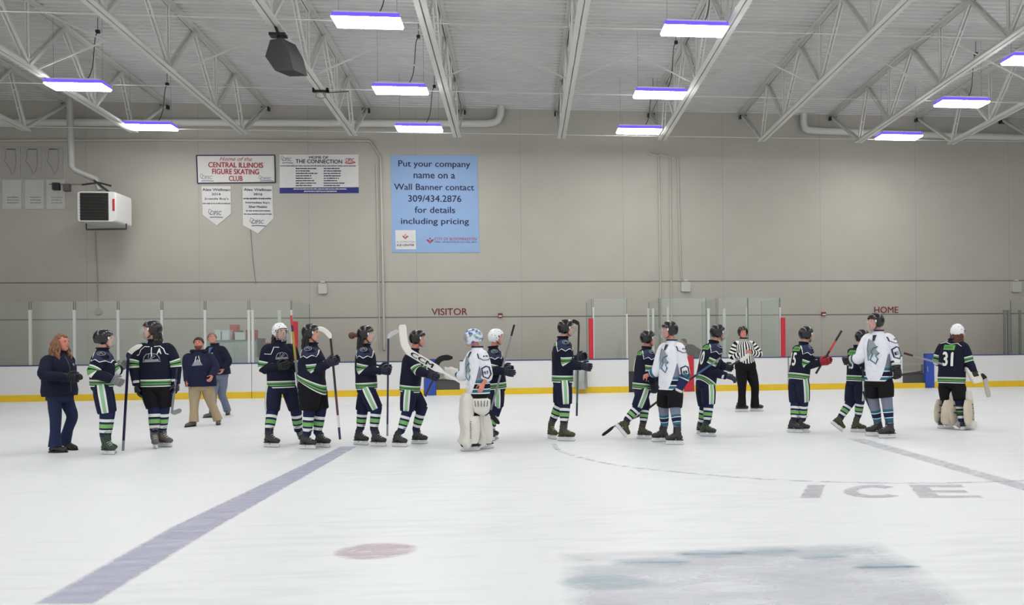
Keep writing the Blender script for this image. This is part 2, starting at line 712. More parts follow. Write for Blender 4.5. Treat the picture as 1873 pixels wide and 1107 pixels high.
for i, x in enumerate(JX):
    lab = 'white steel truss joist with zigzag webs, the ' + order_words(i, 12, 'joist') + ' under the roof'
    make_joist(x, lab)

# bridging rods and cross braces between the joists
for k, (yy, where) in enumerate(((24.78, 'nearest the far wall'), (21.1, 'one bay out from the wall'), (17.0, 'two bays out from the wall'))):
    mb = MB(); mb.cyl((XL, yy, z_chord(yy) + .04), (XR, yy, z_chord(yy) + .04), .011, 6)
    tag(mb.build('bridging_rod', WHITE_PAINT), 'thin white rod tying the lower chords together, ' + where, 'rod', 'lower bridging rods')
for k, (yy, where) in enumerate(((20.1, 'nearer the wall'), (15.6, 'nearer the camera'))):
    mb = MB(); mb.cyl((XL, yy, z_deck(yy) - .17), (XR, yy, z_deck(yy) - .17), .011, 6)
    tag(mb.build('bridging_rod', WHITE_PAINT), 'thin white rod tying the upper chords under the deck, ' + where, 'rod', 'upper bridging rods')
for i in range(11):
    yy = 20.2
    a, b = JX[i], JX[i + 1]
    t = thing('cross_brace', ((a + b) / 2, yy, z_chord(yy)), 'thin white crossed rods between the joists, ' + order_words(i, 11, 'pair'), 'brace', 'crossed braces between joists')
    for r, (p, q) in enumerate((((a, z_deck(yy) - .12), (b, z_chord(yy) + .05)), ((a, z_chord(yy) + .05), (b, z_deck(yy) - .12)))):
        MB().bar((p[0], yy + .03 * r, p[1]), (q[0], yy + .03 * r, q[1]), .03, .03).build('rod', WHITE_PAINT, t, False)

# ------------------------------------------------------------------ lamps
LENS = mat('lamp_lens', (1, 1, 1, 1), .4, emit=((1.0, .985, .955, 1), LAMP_STRENGTH))
LENS_FRINGE = mat('violet_fringe_edge', srgb(84, 70, 200), .4, emit=((.13, .07, 1.0, 1), .9))  # colour fringe of the bright lamp, painted as violet colour and glow
mat('hanger_steel', srgb(140, 140, 140), .5)
HOUSING = mat('lamp_housing', srgb(220, 220, 222), .4)
Z_LAMP = 8.3


def make_lamp(x, y, lab, cable=True):
    t = thing('high_bay_lamp', (x, y, Z_LAMP), lab, 'lamp', 'rectangular rink lamps')
    MB().box((x, y, Z_LAMP + .15), (1.30, .46, .05)).build('housing', HOUSING, t, False)
    # diffuser with bevelled ends, edge above it carries a painted violet glare fringe
    MB().box((x, y, Z_LAMP + .024), (1.36, .49, .048), taper=1.035).build('lens', LENS, t, False)
    MB().box((x, y, Z_LAMP + .092), (1.408, .507, .085), taper=.97).build('lens_edge_fringe', LENS_FRINGE, t, False)
    zt = z_deck(y)
    for sx in (-.6, .6):
        MB().cyl((x + sx, y, Z_LAMP + .13), (x + sx, y, zt), .005, 6).build('hanger_wire', MATS['hanger_steel'], t)
    if cable:
        p = spline([(x + .05, y, Z_LAMP + .14), (x + .2, y + .02, Z_LAMP + .22), (x + .33, y + .04, Z_LAMP + .55), (x + .4, y + .05, zt - .55), (x + .45, y + .05, zt - .4)], 6)
        c = MB().tube(p, .012, 6).build('power_cord', CHAIN, t)
        MB().box((x + .47, y + .05, zt - .36), (.09, .07, .08)).cyl((x + .47, y + .05, zt - .33), (x + .47, y + .05, zt), .008, 6).build('junction_box', BLACK, c, False)
    return t


LAMPS = [((673, 44), 'big bright lamp at the top left of centre, left of the two nearest lamps'),
         ((1270, 59), 'big bright lamp at the top right, right one of the two nearest lamps'),
         ((143, 161), 'bright lamp hanging at far left above the faint pennants'),
         ((733, 168), 'bright lamp with curly black cord, middle of the row above the blue banner'),
         ((1207, 176), 'bright lamp in the middle of the row right of centre'),
         ((1759, 192), 'bright lamp at far right, the higher one beside the slanting joists'),
         ((276, 235), 'small bright lamp near the wall above the figure skating sign'),
         ((767, 238), 'small bright lamp in front of the white duct, just above the blue banner'),
         ((1169, 242), 'small bright lamp near the wall, below the row right of centre'),
         ((1644, 253), 'small bright lamp near the wall above the HOME lettering')]
ROWX = []
for (px, py), lab in LAMPS:
    p = at_z(px, py, Z_LAMP)
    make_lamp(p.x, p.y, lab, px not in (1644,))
    ROWX.append(p.x)
# the same rows go on over the near half of the rink
for x, ys in ((-11.35, (15.6, 11.6, 7.6, 3.6)), (-3.27, (12.2, 8.2, 4.2)), (3.85, (12.6, 8.6, 4.6)), (12.5, (17.6, 13.6, 9.6, 5.6)), (21.0, (15.6, 9.6))):
    for k, y in enumerate(ys):
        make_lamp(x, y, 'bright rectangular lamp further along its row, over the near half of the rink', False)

# ------------------------------------------------------------------ things under the roof and on the far wall
YW = Y_WALL


def wall_box(px0, py0, px1, py1, y0, y1, m, name, label=None, cat=None, parent=None, group=None):
    """box whose front face (at y0) fills the pixel box"""
    a, b = at_y(px0, py1, y0), at_y(px1, py0, y0)
    mb = MB().box2((a.x, y0, a.z), (b.x, y1, b.z))
    o = mb.build(name, m, parent, False)
    if cat: tag(o, label, cat, group)
    return o


# white duct along the wall, two runs
def duct(pts, lab):
    t = thing('duct', at_y(*pts[0], YW - .22), lab, 'duct')
    P = [at_y(px, py, YW - .22) for px, py in pts]
    for p in P: p.y = YW - .22
    path = spline(P, 8) if len(P) > 3 else P
    MB().tube(path, .125, 16).build('pipe', WHITE_PAINT, t)
    p = P[-1]
    MB().box((p.x, p.y, p.z), (.75, .35, .09)).build('flange', WHITE_PAINT, t, False)


duct([(-150, 225), (200, 224), (500, 225), (850, 226), (890, 226), (908, 222), (915, 212), (916, 200), (916, 184)], 'long white round duct along the top of the wall, ending in an elbow at centre')
duct([(2000, 258), (1873, 252), (1700, 247), (1540, 241), (1492, 239), (1475, 236), (1470, 226), (1470, 216), (1470, 206)], 'white round duct at the right end of the wall top with an elbow')


def pipe(pts, r, lab, y=None, m=CONDUIT, cat='pipe', name='wall_pipe', group=None):
    y = y or YW - r - .005
    P = [at_y(px, py, y) for px, py in pts]
    o = MB().tube(P, r, 8).build(name, m)
    return tag(o, lab, cat, group)


pipe([(-150, 258), (250, 256), (677, 258), (696, 288), (699, 440), (703, 640)], .045, 'pale pipe along the left wall top that bends down beside the blue banner')
pipe([(688, 300), (691, 450), (695, 640)], .025, 'thin pale conduit running down just left of the bent pipe')
pipe([(1187, 280), (1205, 286), (1207, 430), (1209, 640)], .035, 'pale conduit down the wall, leftmost of three right of centre')
pipe([(1204, 283), (1226, 288), (1227, 430), (1229, 640)], .03, 'pale conduit down the wall, middle of three right of centre')
pipe([(1206, 282), (1240, 291), (1243, 430), (1246, 510)], .03, 'pale conduit down to the emergency light box right of centre')
pipe([(458, 420), (463, 480), (468, 520)], .012, 'thin dark cable hanging down the wall below the right pennant', m=mat('grey_cable', srgb(150, 146, 140), .6), cat='cable', name='cable')

# speaker under a joist
t = thing('loudspeaker', at_y(512, 128, 17.1), 'black wedge loudspeaker hanging under a joist at upper left', 'speaker')
pf = [(494, 73), (514, 69), (529, 96), (537, 128), (503, 129), (485, 103)]
f = [at_y(px, py, 17.1) for px, py in pf]
bk = [V((p.x + .16, 17.6, p.z + .05)) for p in f]
n = len(f)
MB().add(f + bk, [tuple(range(n)), tuple(range(2 * n - 1, n - 1, -1))] + [(i, (i + 1) % n, n + (i + 1) % n, n + i) for i in range(n)]).build('cabinet', mat('black_speaker_cloth', srgb(58, 57, 60), .9, noise=.15, nscale=60), t, False)
c = at_y(509, 68, 17.3)
mb = MB().box((c.x, 17.3, c.z + .04), (.35, .2, .06))
jx = min(JX, key=lambda q: abs(q - c.x))
mb.cyl((c.x, 17.32, c.z - .06), (c.x, 17.32, c.z + .12), .03, 8)
mb.bar((c.x, 17.32, c.z + .07), (jx, 17.32, z_chord(17.32) + .02), .06, .05)
mb.build('bracket', BLACK, t, False)
# clamp with a ring on the same joist
c = at_y(588, 173, 21.1)
t = thing('joist_clamp', c, 'dark clamp with a ring under the joist below the loudspeaker', 'clamp')
jx = min(JX, key=lambda q: abs(q - c.x)); zc = z_chord(21.1)
MB().box((jx, 21.1, zc - .03), (.42, .09, .05)).box((jx - .18, 21.1, zc), (.06, .09, .12)).box((jx + .18, 21.1, zc), (.06, .09, .12)).build('plate', BLACK, t, False)
MB().tube([V((jx + .13 * math.cos(k * .5236), 21.1, zc - .13 + .09 * math.sin(k * .5236))) for k in range(13)], .015, 6).build('ring', STEEL, t)
MB().cyl((jx + .15, 21.1, zc - .06), (jx + .75, 21.05, zc - .03), .012, 6).build('arm', BLACK, t)

# unit heater
yf, yb = 25.55, 26.55
a, b = at_y(141, 406, yf), at_y(211, 350, yf)
t = thing('unit_heater', V(((a.x + b.x) / 2, (yf + yb) / 2, a.z)), 'white box heater with dark grille mounted high on the left wall', 'heater')
mb = MB()
secs = [(yf, .0), (yf + .05, .03), (yb, .03)]
cx, cz, hx, hz = (a.x + b.x) / 2, (a.z + b.z) / 2, (b.x - a.x) / 2, (b.z - a.z) / 2
mb.loft([(V((cx, yf, cz)), V((1, 0, 0)), Z, hx * .97, hz * .97, 0), (V((cx, yf + .06, cz)), V((1, 0, 0)), Z, hx, hz, 0), (V((cx, yb, cz)), V((1, 0, 0)), Z, hx, hz, 0)], 32, e=14)
mb.build('casing', mat('heater_white', srgb(226, 226, 226), .4), t, False)
g0, g1 = at_y(147, 403, yf - .01), at_y(198, 353, yf - .01)
mb = MB().box2((g0.x, yf - .02, g0.z), (g1.x, yf, g1.z))
for k in range(9):
    z = g0.z + (g1.z - g0.z) * (k + .5) / 9
    mb.box(((g0.x + g1.x) / 2, yf - .035, z), (g1.x - g0.x, .05, .012))
mb.build('grille', mat('heater_grille', srgb(46, 46, 44), .6), t, False)
MB().box2(at_y(205.5, 386, yf - .012), at_y(209.5, 364, yf - .004) + V((0, .012, 0))).build('maker_plate', RED_INK, t, False)
p0, p1 = at_y(158, 420, yf + .3), at_y(231, 419, yf + .3)
mb = MB().bar(p0, p1, .04, .05)
mb.bar((p1.x, yf + .3, p1.z), (p1.x, yf + .3, a.z), .03, .03).bar((p0.x, yf + .3, p0.z), (p0.x, yf + .3, a.z), .03, .03)
mb.build('support_bracket', DARK, t, False)
P = [at_y(127, 180, 26.3), at_y(129, 240, 26.3), at_y(131, 305, 26.3), at_y(138, 312, 26.4), at_y(176, 328, 26.5), at_y(184, 348, 26.5)]
MB().tube(P, .1, 14).build('flue_pipe', mat('flue_grey', srgb(176, 176, 174), .5, metal=.1), t)
MB().tube([at_y(150, 338, 26.4), at_y(180, 334, 26.4), at_y(203, 340, 26.4)], .03, 8).tube([at_y(172, 330, 26.4), at_y(200, 352, 26.4)], .035, 8).build('gas_pipe', DARK, t)
mb = MB().cyl(at_y(90, 337, YW - .03), at_y(150, 337, YW - .03), .02, 6)
mb.build('gas_line', mat('grey_pipe', srgb(150, 147, 140), .5), t)
for k, (q0, q1) in enumerate((((95, 334), (107, 347)), ((115, 336), (126, 349)))):
    wall_box(q0[0], q0[1], q1[0], q1[1], YW - .14, YW, DARK if k == 0 else mat('grey_box', srgb(105, 105, 105), .5), 'control_box',
             ('small dark control box at the pennants left of the heater', 'small grey control box between dark box and heater')[k], 'control box', None)
t = thing('thermostat', at_y(180, 575, YW - .1), 'small round thermostat on the wall at the end of the heater conduit', 'thermostat')
MB().tube([at_y(174, 424, YW - .02), at_y(178, 500, YW - .02), at_y(180, 566, YW - .02)], .018, 6).build('conduit', MATS['grey_pipe'], t)
c = at_y(180, 570, YW - .06)
MB().tube([c + V((0, .06, 0)), c + V((0, -.03, 0))], [.13, .11], 14).build('cover', mat('thermo_grey', srgb(150, 148, 142), .5), t)

# emergency light boxes, alarms
for (x0, y0, x1, y1), lab in (((582, 518, 598, 538), 'pale emergency light box on the upper wall joint, left one above the bench gap'),
                              ((1246, 515, 1263, 534), 'pale emergency light box on the upper wall joint right of centre'),
                              ((1852, 515, 1869, 535), 'pale emergency light box on the upper wall joint at the right edge')):
    a, b = at_y(x0, y1, YW - .12), at_y(x1, y0, YW - .12)
    t = thing('emergency_light', V(((a.x + b.x) / 2, YW - .06, a.z)), lab, 'emergency light', 'emergency light boxes')
    MB().loft([(V(((a.x + b.x) / 2, YW, (a.z + b.z) / 2)), V((1, 0, 0)), Z, (b.x - a.x) / 2, (b.z - a.z) / 2, 0),
               (V(((a.x + b.x) / 2, YW - .12, (a.z + b.z) / 2)), V((1, 0, 0)), Z, (b.x - a.x) / 2.1, (b.z - a.z) / 2.1, 0)], 28, e=8).build('body', mat('emergency_case', srgb(190, 190, 184), .5), t, False)
    MB().box(((a.x + b.x) / 2, YW - .05, b.z + .05), (.14, .1, .07)).build('mounting_box', MATS['emergency_case'], t, False)
for (x0, y0, x1, y1), lab in (((911, 573, 919, 581), 'small red fire alarm with white strobe, on wall right of VISITOR'), ((1503, 571, 1511, 578), 'small dark red fire alarm with strobe, on wall left of HOME')):
    a, b = at_y(x0, y1, YW - .05), at_y(x1, y0, YW - .05)
    t = thing('fire_alarm', V(((a.x + b.x) / 2, YW - .03, a.z)), lab, 'fire alarm', 'wall fire alarms')
    MB().box2((a.x, YW - .05, a.z), (b.x, YW, b.z)).build('body', mat('alarm_red', srgb(120, 26, 34), .5), t, False)
    MB().box(((a.x + b.x) / 2, YW - .07, a.z + .05), ((b.x - a.x) * .7, .05, .05)).build('strobe', PAPER, t, False)

# lettering on the wall
LETTER = mat('maroon_lettering', srgb(118, 30, 44), .6)
for body, x0, x1, yt, yb_, lab in (('VISITOR', 789.5, 855, 564, 576.5, 'maroon letters reading VISITOR on the wall left of centre'), ('HOME', 1599, 1643, 561, 573, 'maroon letters reading HOME on the wall at the right')):
    mb = MB(); wall_text(mb, body, x0, x1, yt, yb_, YW - .012, bold=.009)
    o = mb.build('wall_lettering', LETTER, None, False)
    tag(o, lab, 'lettering')


# ------------------------------------------------------------------ banners
def panel(pts, y, th, name, m, parent):
    P = [at_y(px, py, y) for px, py in pts]
    n = len(P)
    Q = [V((p.x, y + th, p.z)) for p in P]
    return MB().add(P + Q, [tuple(range(n)), tuple(range(2 * n - 1, n - 1, -1))] + [(i, (i + 1) % n, n + (i + 1) % n, n + i) for i in range(n)]).build(name, m, parent, False)


def words(mb, x0, x1, yc, h, y, seed, centred=True):
    """rows of tiny lettering too small to read"""
    r = random.Random(seed)
    x = x0
    while x < x1 - .8:
        w = min(r.uniform(2.5, 7.5), x1 - x)
        k = x
        while k < x + w:
            kw = r.uniform(.5, .9)
            a, b = at_y(k, yc + h * r.uniform(.35, .5), y), at_y(k + kw, yc - h * r.uniform(.25, .5), y)
            mb.add([a, V((b.x, y, a.z)), b, V((a.x, y, b.z))], [(0, 1, 2, 3)])
            k += kw + .25
        x += w + 1.1


def diamond(mb, cx, cy, w, h, y, mi=0):
    for k, s in enumerate((1.0, .62)):
        pts, fs = stroke2d([(-s, s * .15), (0, -s * .85), (s, s * .15)], .26)
        mb.add([at_y(cx + p[0] * w / 2, cy - (p[1] + (.1 if k == 0 else .18)) * h / 2, y) for p in pts], fs, mi)
    pts = ellipse2d(0, .55, .22, .22, 10)
    mb.add([at_y(cx + p[0] * w / 2, cy - p[1] * h / 2, y) for p in pts], [tuple(range(10))], mi)


YB = YW - .02
t = thing('wall_banner', at_y(795, 462, YB), 'large light blue banner offering wall advertising space', 'banner')
panel([(714.5, 284), (873, 284.5), (877, 462), (717.5, 462)], YB, .015, 'sheet', mat('blue_vinyl', srgb(140, 171, 212), .6, noise=.03, nscale=2), t)
mb = MB()
for s, x0, x1, y0, y1 in (('Put your company', 728.7, 860.5, 294, 309), ('name on a', 756.6, 832.5, 318, 326.6), ('Wall Banner contact', 721, 867.5, 336.5, 348), ('309/434.2876', 746.6, 844, 357.2, 369.5), ('for details', 758.5, 832.5, 378, 389.8), ('including pricing', 733.7, 858, 399, 413.6)):
    wall_text(mb, s, x0, x1, y0, y1, YB - .006, bold=.012)
mb.build('lettering', NAVY_INK, t, False)
pl = panel([(723, 421), (760, 421), (761, 456), (724, 456)], YB - .004, .003, 'logo_patch', PAPER, t)
mb = MB(); diamond(mb, 741.5, 433, 11, 11, YB - .009); mb.build('red_emblem', RED_INK, pl, False)
mb = MB(); wall_text(mb, 'BLOOMINGTON', 726, 758, 441, 444, YB - .009); mb.build('pale_lettering', GREY_INK, pl, False)
mb = MB(); wall_text(mb, 'ICE CENTER', 726.3, 757.8, 446.5, 450.3, YB - .009, bold=.02); mb.build('dark_lettering', NAVY_INK, pl, False)
mb = MB(); diamond(mb, 786.5, 440, 13, 13, YB - .006); wall_text(mb, 'CITY OF BLOOMINGTON', 795, 872, 434.8, 439.8, YB - .006, bold=.0); mb.build('red_lettering', RED_INK, t, False)
mb = MB(); wall_text(mb, 'PARKS, RECREATION & CULTURAL ARTS', 795, 872, 441.6, 444.6, YB - .006, bold=.0); mb.build('small_lettering', NAVY_INK, t, False)

t = thing('wall_sign', at_y(432, 336, YB), 'white sign in a dark frame with red words CENTRAL ILLINOIS FIGURE SKATING CLUB', 'sign')
q = [(359.5, 284.5), (502.5, 283.8), (503.5, 333.8), (361.5, 335.2)]
panel(q, YB, .015, 'board', PAPER, t)
mb = MB()
for i in range(4):
    a, b = at_y(*q[i], YB - .01), at_y(*q[(i + 1) % 4], YB - .01)
    mb.bar(a, b, .03, .03)
mb.build('border', NAVY_INK, t, False)
mb = MB()
wall_text(mb, 'Home of the', 401.7, 461.5, 287.2, 294.6, YB - .006, shear=.35)
wall_text(mb, 'CENTRAL ILLINOIS', 381, 481.5, 297, 306.7, YB - .006, bold=.03)
wall_text(mb, 'FIGURE SKATING', 388, 474, 309, 319, YB - .006, bold=.03)
wall_text(mb, 'CLUB', 418.5, 444, 321.7, 331.2, YB - .006, bold=.03)
mb.build('red_lettering', RED_INK, t, False)


def club_mark(mb, x0, x1, y0, y1, y):
    w = x1 - x0
    wall_text(mb, 'CIFSC', x0 + w * .12, x1 - w * .1, y0 + (y1 - y0) * .25, y0 + (y1 - y0) * .7, y, bold=.01, shear=.2)
    pts, fs = stroke2d([(x0 + w * .25, y0 + (y1 - y0) * .2), (x0 + w * .05, y0), (x0, y0 + (y1 - y0) * .4), (x0 + w * .15, y0 + (y1 - y0) * .65)], .9)
    mb.add([at_y(p[0], p[1], y) for p in pts], fs)
    pts, fs = stroke2d([(x0 + w * .1, y1 - .8), (x0 + w * .5, y1 - 1.4), (x1, y1 - .6)], 1.3)
    mb.add([at_y(p[0], p[1], y) for p in pts], fs)


mb = MB(); club_mark(mb, 366, 391, 318, 332, YB - .006); club_mark(mb, 473, 500, 321.5, 332, YB - .006); mb.build('club_mark', GREY_INK, t, False)

t = thing('wall_banner', at_y(583, 354, YB), 'white banner with blue foot, HOME OF THE CONNECTION and two columns of names', 'banner')
panel([(511.5, 283), (655.5, 282.5), (656, 343), (511.5, 343.5)], YB, .015, 'sheet', PAPER, t)
panel([(511.5, 343.5), (656, 342.5), (656, 353), (511.5, 353.6)], YB, .015, 'blue_foot', mat('royal_blue_vinyl', srgb(38, 42, 120), .6), t)
mb = MB()
wall_text(mb, 'HOME OF', 565.5, 600.5, 285.6, 290.4, YB - .006, bold=.02)
wall_text(mb, 'THE CONNECTION', 541, 626, 291.8, 299, YB - .006, bold=.02)
words(mb, 513, 651, 303.5, 2.0, YB - .006, 3)
for r in range(8):
    words(mb, 541, 541 + random.Random(r).uniform(25, 40), 308.3 + r * 4.45, 2.6, YB - .006, 20 + r)
    words(mb, 592, 592 + random.Random(r + 9).uniform(24, 38), 308.3 + r * 4.45, 2.6, YB - .006, 40 + r)
mb.build('lettering', NAVY_INK, t, False)
mb = MB(); words(mb, 537, 634, 345.8, 2.6, YB - .006, 61); words(mb, 556, 616, 350, 2.6, YB - .006, 62); mb.build('white_lettering', PAPER, t, False)
mb = MB(); club_mark(mb, 514, 536, 285, 299, YB - .006); mb.build('club_mark', GREY_INK, t, False)
mb = MB(); wall_text(mb, 'CIFSC', 632, 648, 289.5, 296, YB - .006, bold=.02)
pts, fs = stroke2d([(631, 297.5), (640, 299), (650, 297)], 2.0); mb.add([at_y(p[0], p[1], YB - .006) for p in pts], fs)
mb.build('red_club_mark', RED_INK, t, False)


def pennant(q, rows, mark, lab):
    t = thing('pennant', at_y(q[3][0], q[3][1], YB), lab, 'pennant', 'white skater pennants')
    panel(q, YB, .012, 'cloth', PAPER, t)
    mb = MB()
    for s, x0, x1, y0, y1, seed in rows:
        if s: wall_text(mb, s, x0, x1, y0, y1, YB - .006, bold=.02)
        else: words(mb, x0, x1, (y0 + y1) / 2, y1 - y0, YB - .006, seed)
    mb.build('lettering', mat('slate_ink', srgb(70, 76, 100), .7), t, False)
    mb = MB(); club_mark(mb, *mark, YB - .006); mb.build('club_mark', MATS['slate_ink'], t, False)


pennant([(368.5, 341), (422, 340.5), (422.5, 391), (397, 412.5), (371, 393)],
        [('Alex Wellman', 370, 421, 344.5, 349.5, 0), ('2014', 387, 403.5, 353, 357.5, 0), ("Juvenile Boy's", 374, 418, 361.5, 366.5, 0), (None, 371, 421, 371, 373.5, 5)],
        (381, 408, 382, 398.5), 'white pennant with pointed foot dated 2014, left one under the framed sign')
pennant([(443.5, 341), (498, 340.5), (500, 400), (472, 427.5), (444.5, 412)],
        [('Alex Wellman', 446, 496.5, 344.5, 349.5, 0), ('2016', 463.5, 480, 353, 357.5, 0), (None, 445, 497, 361.5, 365, 7), ("Intermediate Boy's", 449, 493, 368.5, 373.5, 0), ('Silver Medalist', 455, 489, 376, 380.5, 0), (None, 450, 494, 384.5, 387, 8), (None, 446, 497, 390.5, 393, 9)],
        (457, 486, 398.5, 414), 'white pennant with pointed foot dated 2016, longer right one under the framed sign')

ILL = [(.25, 1), (.8, 1), (.84, .45), (.72, .1), (.55, -.02), (.5, .15), (.3, .38), (.1, .52), (.2, .7), (.15, .85)]
FADE = mat('faded_banner', srgb(170, 168, 162), .8, noise=.03, nscale=4)
FADE2 = mat('pale_banner', srgb(194, 194, 190), .8, noise=.03, nscale=4)
FINK = mat('faded_ink', srgb(140, 138, 138), .8)
pos3 = ('leftmost of the upper three', 'middle of the upper three', 'rightmost of the upper three beside the flue')
pos4 = ('leftmost of the lower three', 'middle of the lower three', 'rightmost of the lower three')
for k, (x0, x1) in enumerate(((2, 37), (41, 76), (80, 115))):
    t = thing('pennant', at_y(x0, 326, YB), 'faded grey hanging with a map outline, ' + pos3[k], 'pennant', 'faded map hangings')
    panel([(x0, 268), (x1, 268), (x1, 326), (x0, 326)], YB, .012, 'cloth', FADE, t)
    mb = MB()
    pts, fs = stroke2d([(x0 + 3 + p[0] * (x1 - x0 - 6), 319 - p[1] * 46) for p in ILL], 1.4, True)
    mb.add([at_y(p[0], p[1], YB - .006) for p in pts], fs)
    mb.build('map_outline', FINK, t, False)
for k, (x0, x1) in enumerate(((4, 39), (46, 80), (85, 119))):
    t = thing('pennant', at_y(x0, 383, YB), 'pale square hanging with faint lettering, ' + pos4[k] + ' at far left', 'pennant', 'pale hangings at far left')
    panel([(x0, 329), (x1, 329), (x1, 382), (x0, 382)], YB, .012, 'cloth', FADE2, t)
    mb = MB()
    for r in range(3):
        words(mb, x0 + 9, x1 - 5, 361 + 5 * r, 2.2, YB - .006, 70 + 5 * k + r)
    mb.build('lettering', FINK, t, False)

# ------------------------------------------------------------------ rink boards
BOARD = mat('white_board', srgb(222, 222, 223), .35, noise=.02, nscale=1.5)
KICK = mat('yellow_kick_plate', srgb(226, 190, 28), .4, noise=.05, nscale=8)
BLUE = mat('blue_gate', srgb(36, 72, 168), .45)
BLUECAP = mat('blue_cap_rail', srgb(52, 72, 124), .45)
H_BOARD = at_y(1000, 657.5, Y_BOARD).z
H_KICK = .2


def bx(px): return at_y(px, 700, Y_BOARD).x


def board(px0, px1, lab, h=None):
    x0, x1 = bx(px0), bx(px1)
    h = h or H_BOARD
    t = thing('rink_board', ((x0 + x1) / 2, Y_BOARD + .05, 0), lab, 'rink board')
    mb = MB().box2((x0, Y_BOARD, H_KICK), (x1, Y_BOARD + .1, h - .035))
    mb.build('panel', BOARD, t, False)
    MB().box2((x0, Y_BOARD - .012, 0), (x1, Y_BOARD + .1, H_KICK)).build('kick_plate', KICK, t, False)
    MB().box2((x0, Y_BOARD - .012, h - .035), (x1, Y_BOARD + .13, h)).build('cap_rail', BLUECAP, t, False)
    return t


board(-260, 460, 'white rink board with yellow foot, long run at far left up to the dark seam')
board(461, 775, 'white rink board with yellow foot, between the dark seam and the left blue gate')
board(841, 1150, 'white rink board with yellow foot, behind the goalie and under the glass at centre')
board(1196, 1251, 'short white rink board just left of the red gate')
board(1269.5, 1441, 'white rink board with yellow foot, behind the referee')
board(1444, 1651, 'white rink board with yellow foot, behind player fifteen up to the right gap')
board(1709, 2120, 'white rink board with yellow foot, at far right behind the goalie number 31')
for px0, px1, m, lab in ((776, 798, BLUE, 'blue bench gate seen edge-on at the left gap in the boards'), (1251, 1269, RED, 'red gate between two white rink boards, right of centre'), (1692, 1708.5, BLUE, 'blue bench gate at the right gap in the boards')):
    x0, x1 = bx(px0), bx(px1)
    t = thing('rink_gate', ((x0 + x1) / 2, Y_BOARD, 0), lab, 'gate')
    MB().box2((x0 + .01, Y_BOARD - .04, 0.02), (x1 - .01, Y_BOARD + .1, H_BOARD + .02)).build('leaf', m, t, False)
    MB().box2((x0 + .01, Y_BOARD - .045, H_BOARD + .02), (x1 - .01, Y_BOARD + .11, H_BOARD + .05)).build('cap', BLUECAP if m is BLUE else m, t, False)
    MB().cyl((x0 + .06, Y_BOARD - .06, .55), (x0 + .06, Y_BOARD - .06, .72), .015, 8).build('latch', STEEL, t)
for px0, px1, lab in ((798, 841, 'yellow threshold across the left bench gap'), (1651, 1692, 'yellow threshold across the right bench gap')):
    tag(MB().box2((bx(px0), Y_BOARD - .012, 0), (bx(px1), Y_BOARD + .1, H_KICK - .03)).build('threshold', KICK, None, False), lab, 'threshold', 'bench gap thresholds')
# benches behind the gaps
for px0, px1, lab in ((782, 850, 'grey players bench seen through the left gap in the boards'), (1640, 1702, 'grey players bench seen through the right gap in the boards')):
    y0 = Y_BOARD + 1.2
    a, b = at_y(px0, 703, y0), at_y(px1, 703, y0)
    t = thing('players_bench', ((a.x + b.x) / 2, y0, 0), lab, 'bench')
    MB().box2((a.x, y0, .46), (b.x, y0 + .35, .52)).build('seat', mat('bench_board', srgb(180, 178, 172), .6), t, False)
    MB().box2((a.x + .05, y0 + .05, 0), (b.x - .05, y0 + .3, .46)).build('base', mat('bench_base', srgb(120, 120, 122), .6), t, False)
    MB().box2((a.x, y0 + .33, .72), (b.x, y0 + .38, .80)).build('back_rail', MATS['bench_board'], t, False)
    for x in (a.x + .1, b.x - .1):
        MB().box2((x - .03, y0 + .33, 0), (x + .03, y0 + .38, .75)).build('upright', MATS['bench_base'], t, False)
wall_box(1150, 680, 1160, 716, Y_BOARD + .3, Y_BOARD + .75, DARK, 'storage_bin', 'dark bin standing in the gap beside the white rink board', 'bin')
p = at_y(1063.5, 712, Y_BOARD - .3)
t = thing('metal_canister', (p.x, Y_BOARD - .3, p.z), 'grey metal canister with dark seam against the boards behind the player at centre', 'canister')
q0, q1 = at_y(1052, 712, Y_BOARD - .3), at_y(1075, 679, Y_BOARD - .3)
r = (q1.x - q0.x) / 2
Y_CAN = Y_BOARD - .015 - r
MB().tube([(p.x, Y_CAN, q0.z), (p.x, Y_CAN, q0.z + .02), (p.x, Y_CAN, q1.z - .03), (p.x, Y_CAN, q1.z)], [r * .98, r, r, r * .96], 24).build('body', STEEL, t)
MB().tube([(p.x, Y_CAN, q1.z - .005), (p.x, Y_CAN, q1.z + .025)], [r * 1.03, r * .98], 24).build('lid', STEEL, t)

# ------------------------------------------------------------------ glass and posts
GLASS = glass_mat('rink_glass', (.94, .968, .95, 1), .05)
GLASS_EDGE = mat('green_glass_edge', srgb(70, 92, 84), .3)


def pane(a, b, z0, z1, lab, group=None):
    """upright sheet between two floor points"""
    a, b = V(a), V(b)
    d = (b - a); L = d.length; d.normalize()
    nrm = V((-d.y, d.x, 0))
    t = thing('rink_glass', ((a.x + b.x) / 2, (a.y + b.y) / 2, z0), lab, 'glass panel', group)
    c = (a + b) / 2
    MB().box((c.x, c.y, (z0 + z1) / 2), (L, .012, z1 - z0), d, nrm, Z).build('sheet', GLASS, t, False)
    for e in (a, b):
        MB().box((e.x, e.y, (z0 + z1) / 2), (.012, .014, z1 - z0), d, nrm, Z).build('edge', GLASS_EDGE, t, False)
    return t


def post(px, pytop, y, lab, w=.07, m=None, group='glass posts'):
    p = at_y(px, 640, y)
    zt = at_y(px, pytop, y).z
    t = thing('glass_post', (p.x, y, H_BOARD), lab, 'post', group)
    MB().box2((p.x - w / 2, y - .03, 0 if y > Y_BOARD + .15 else H_BOARD), (p.x + w / 2, y + .03, zt)).build('upright', m or ALU, t, False)
    MB().box2((p.x - w / 2 - .008, y - .036, zt - .03), (p.x + w / 2 + .008, y + .036, zt + .01)).build('cap', m or ALU, t, False)


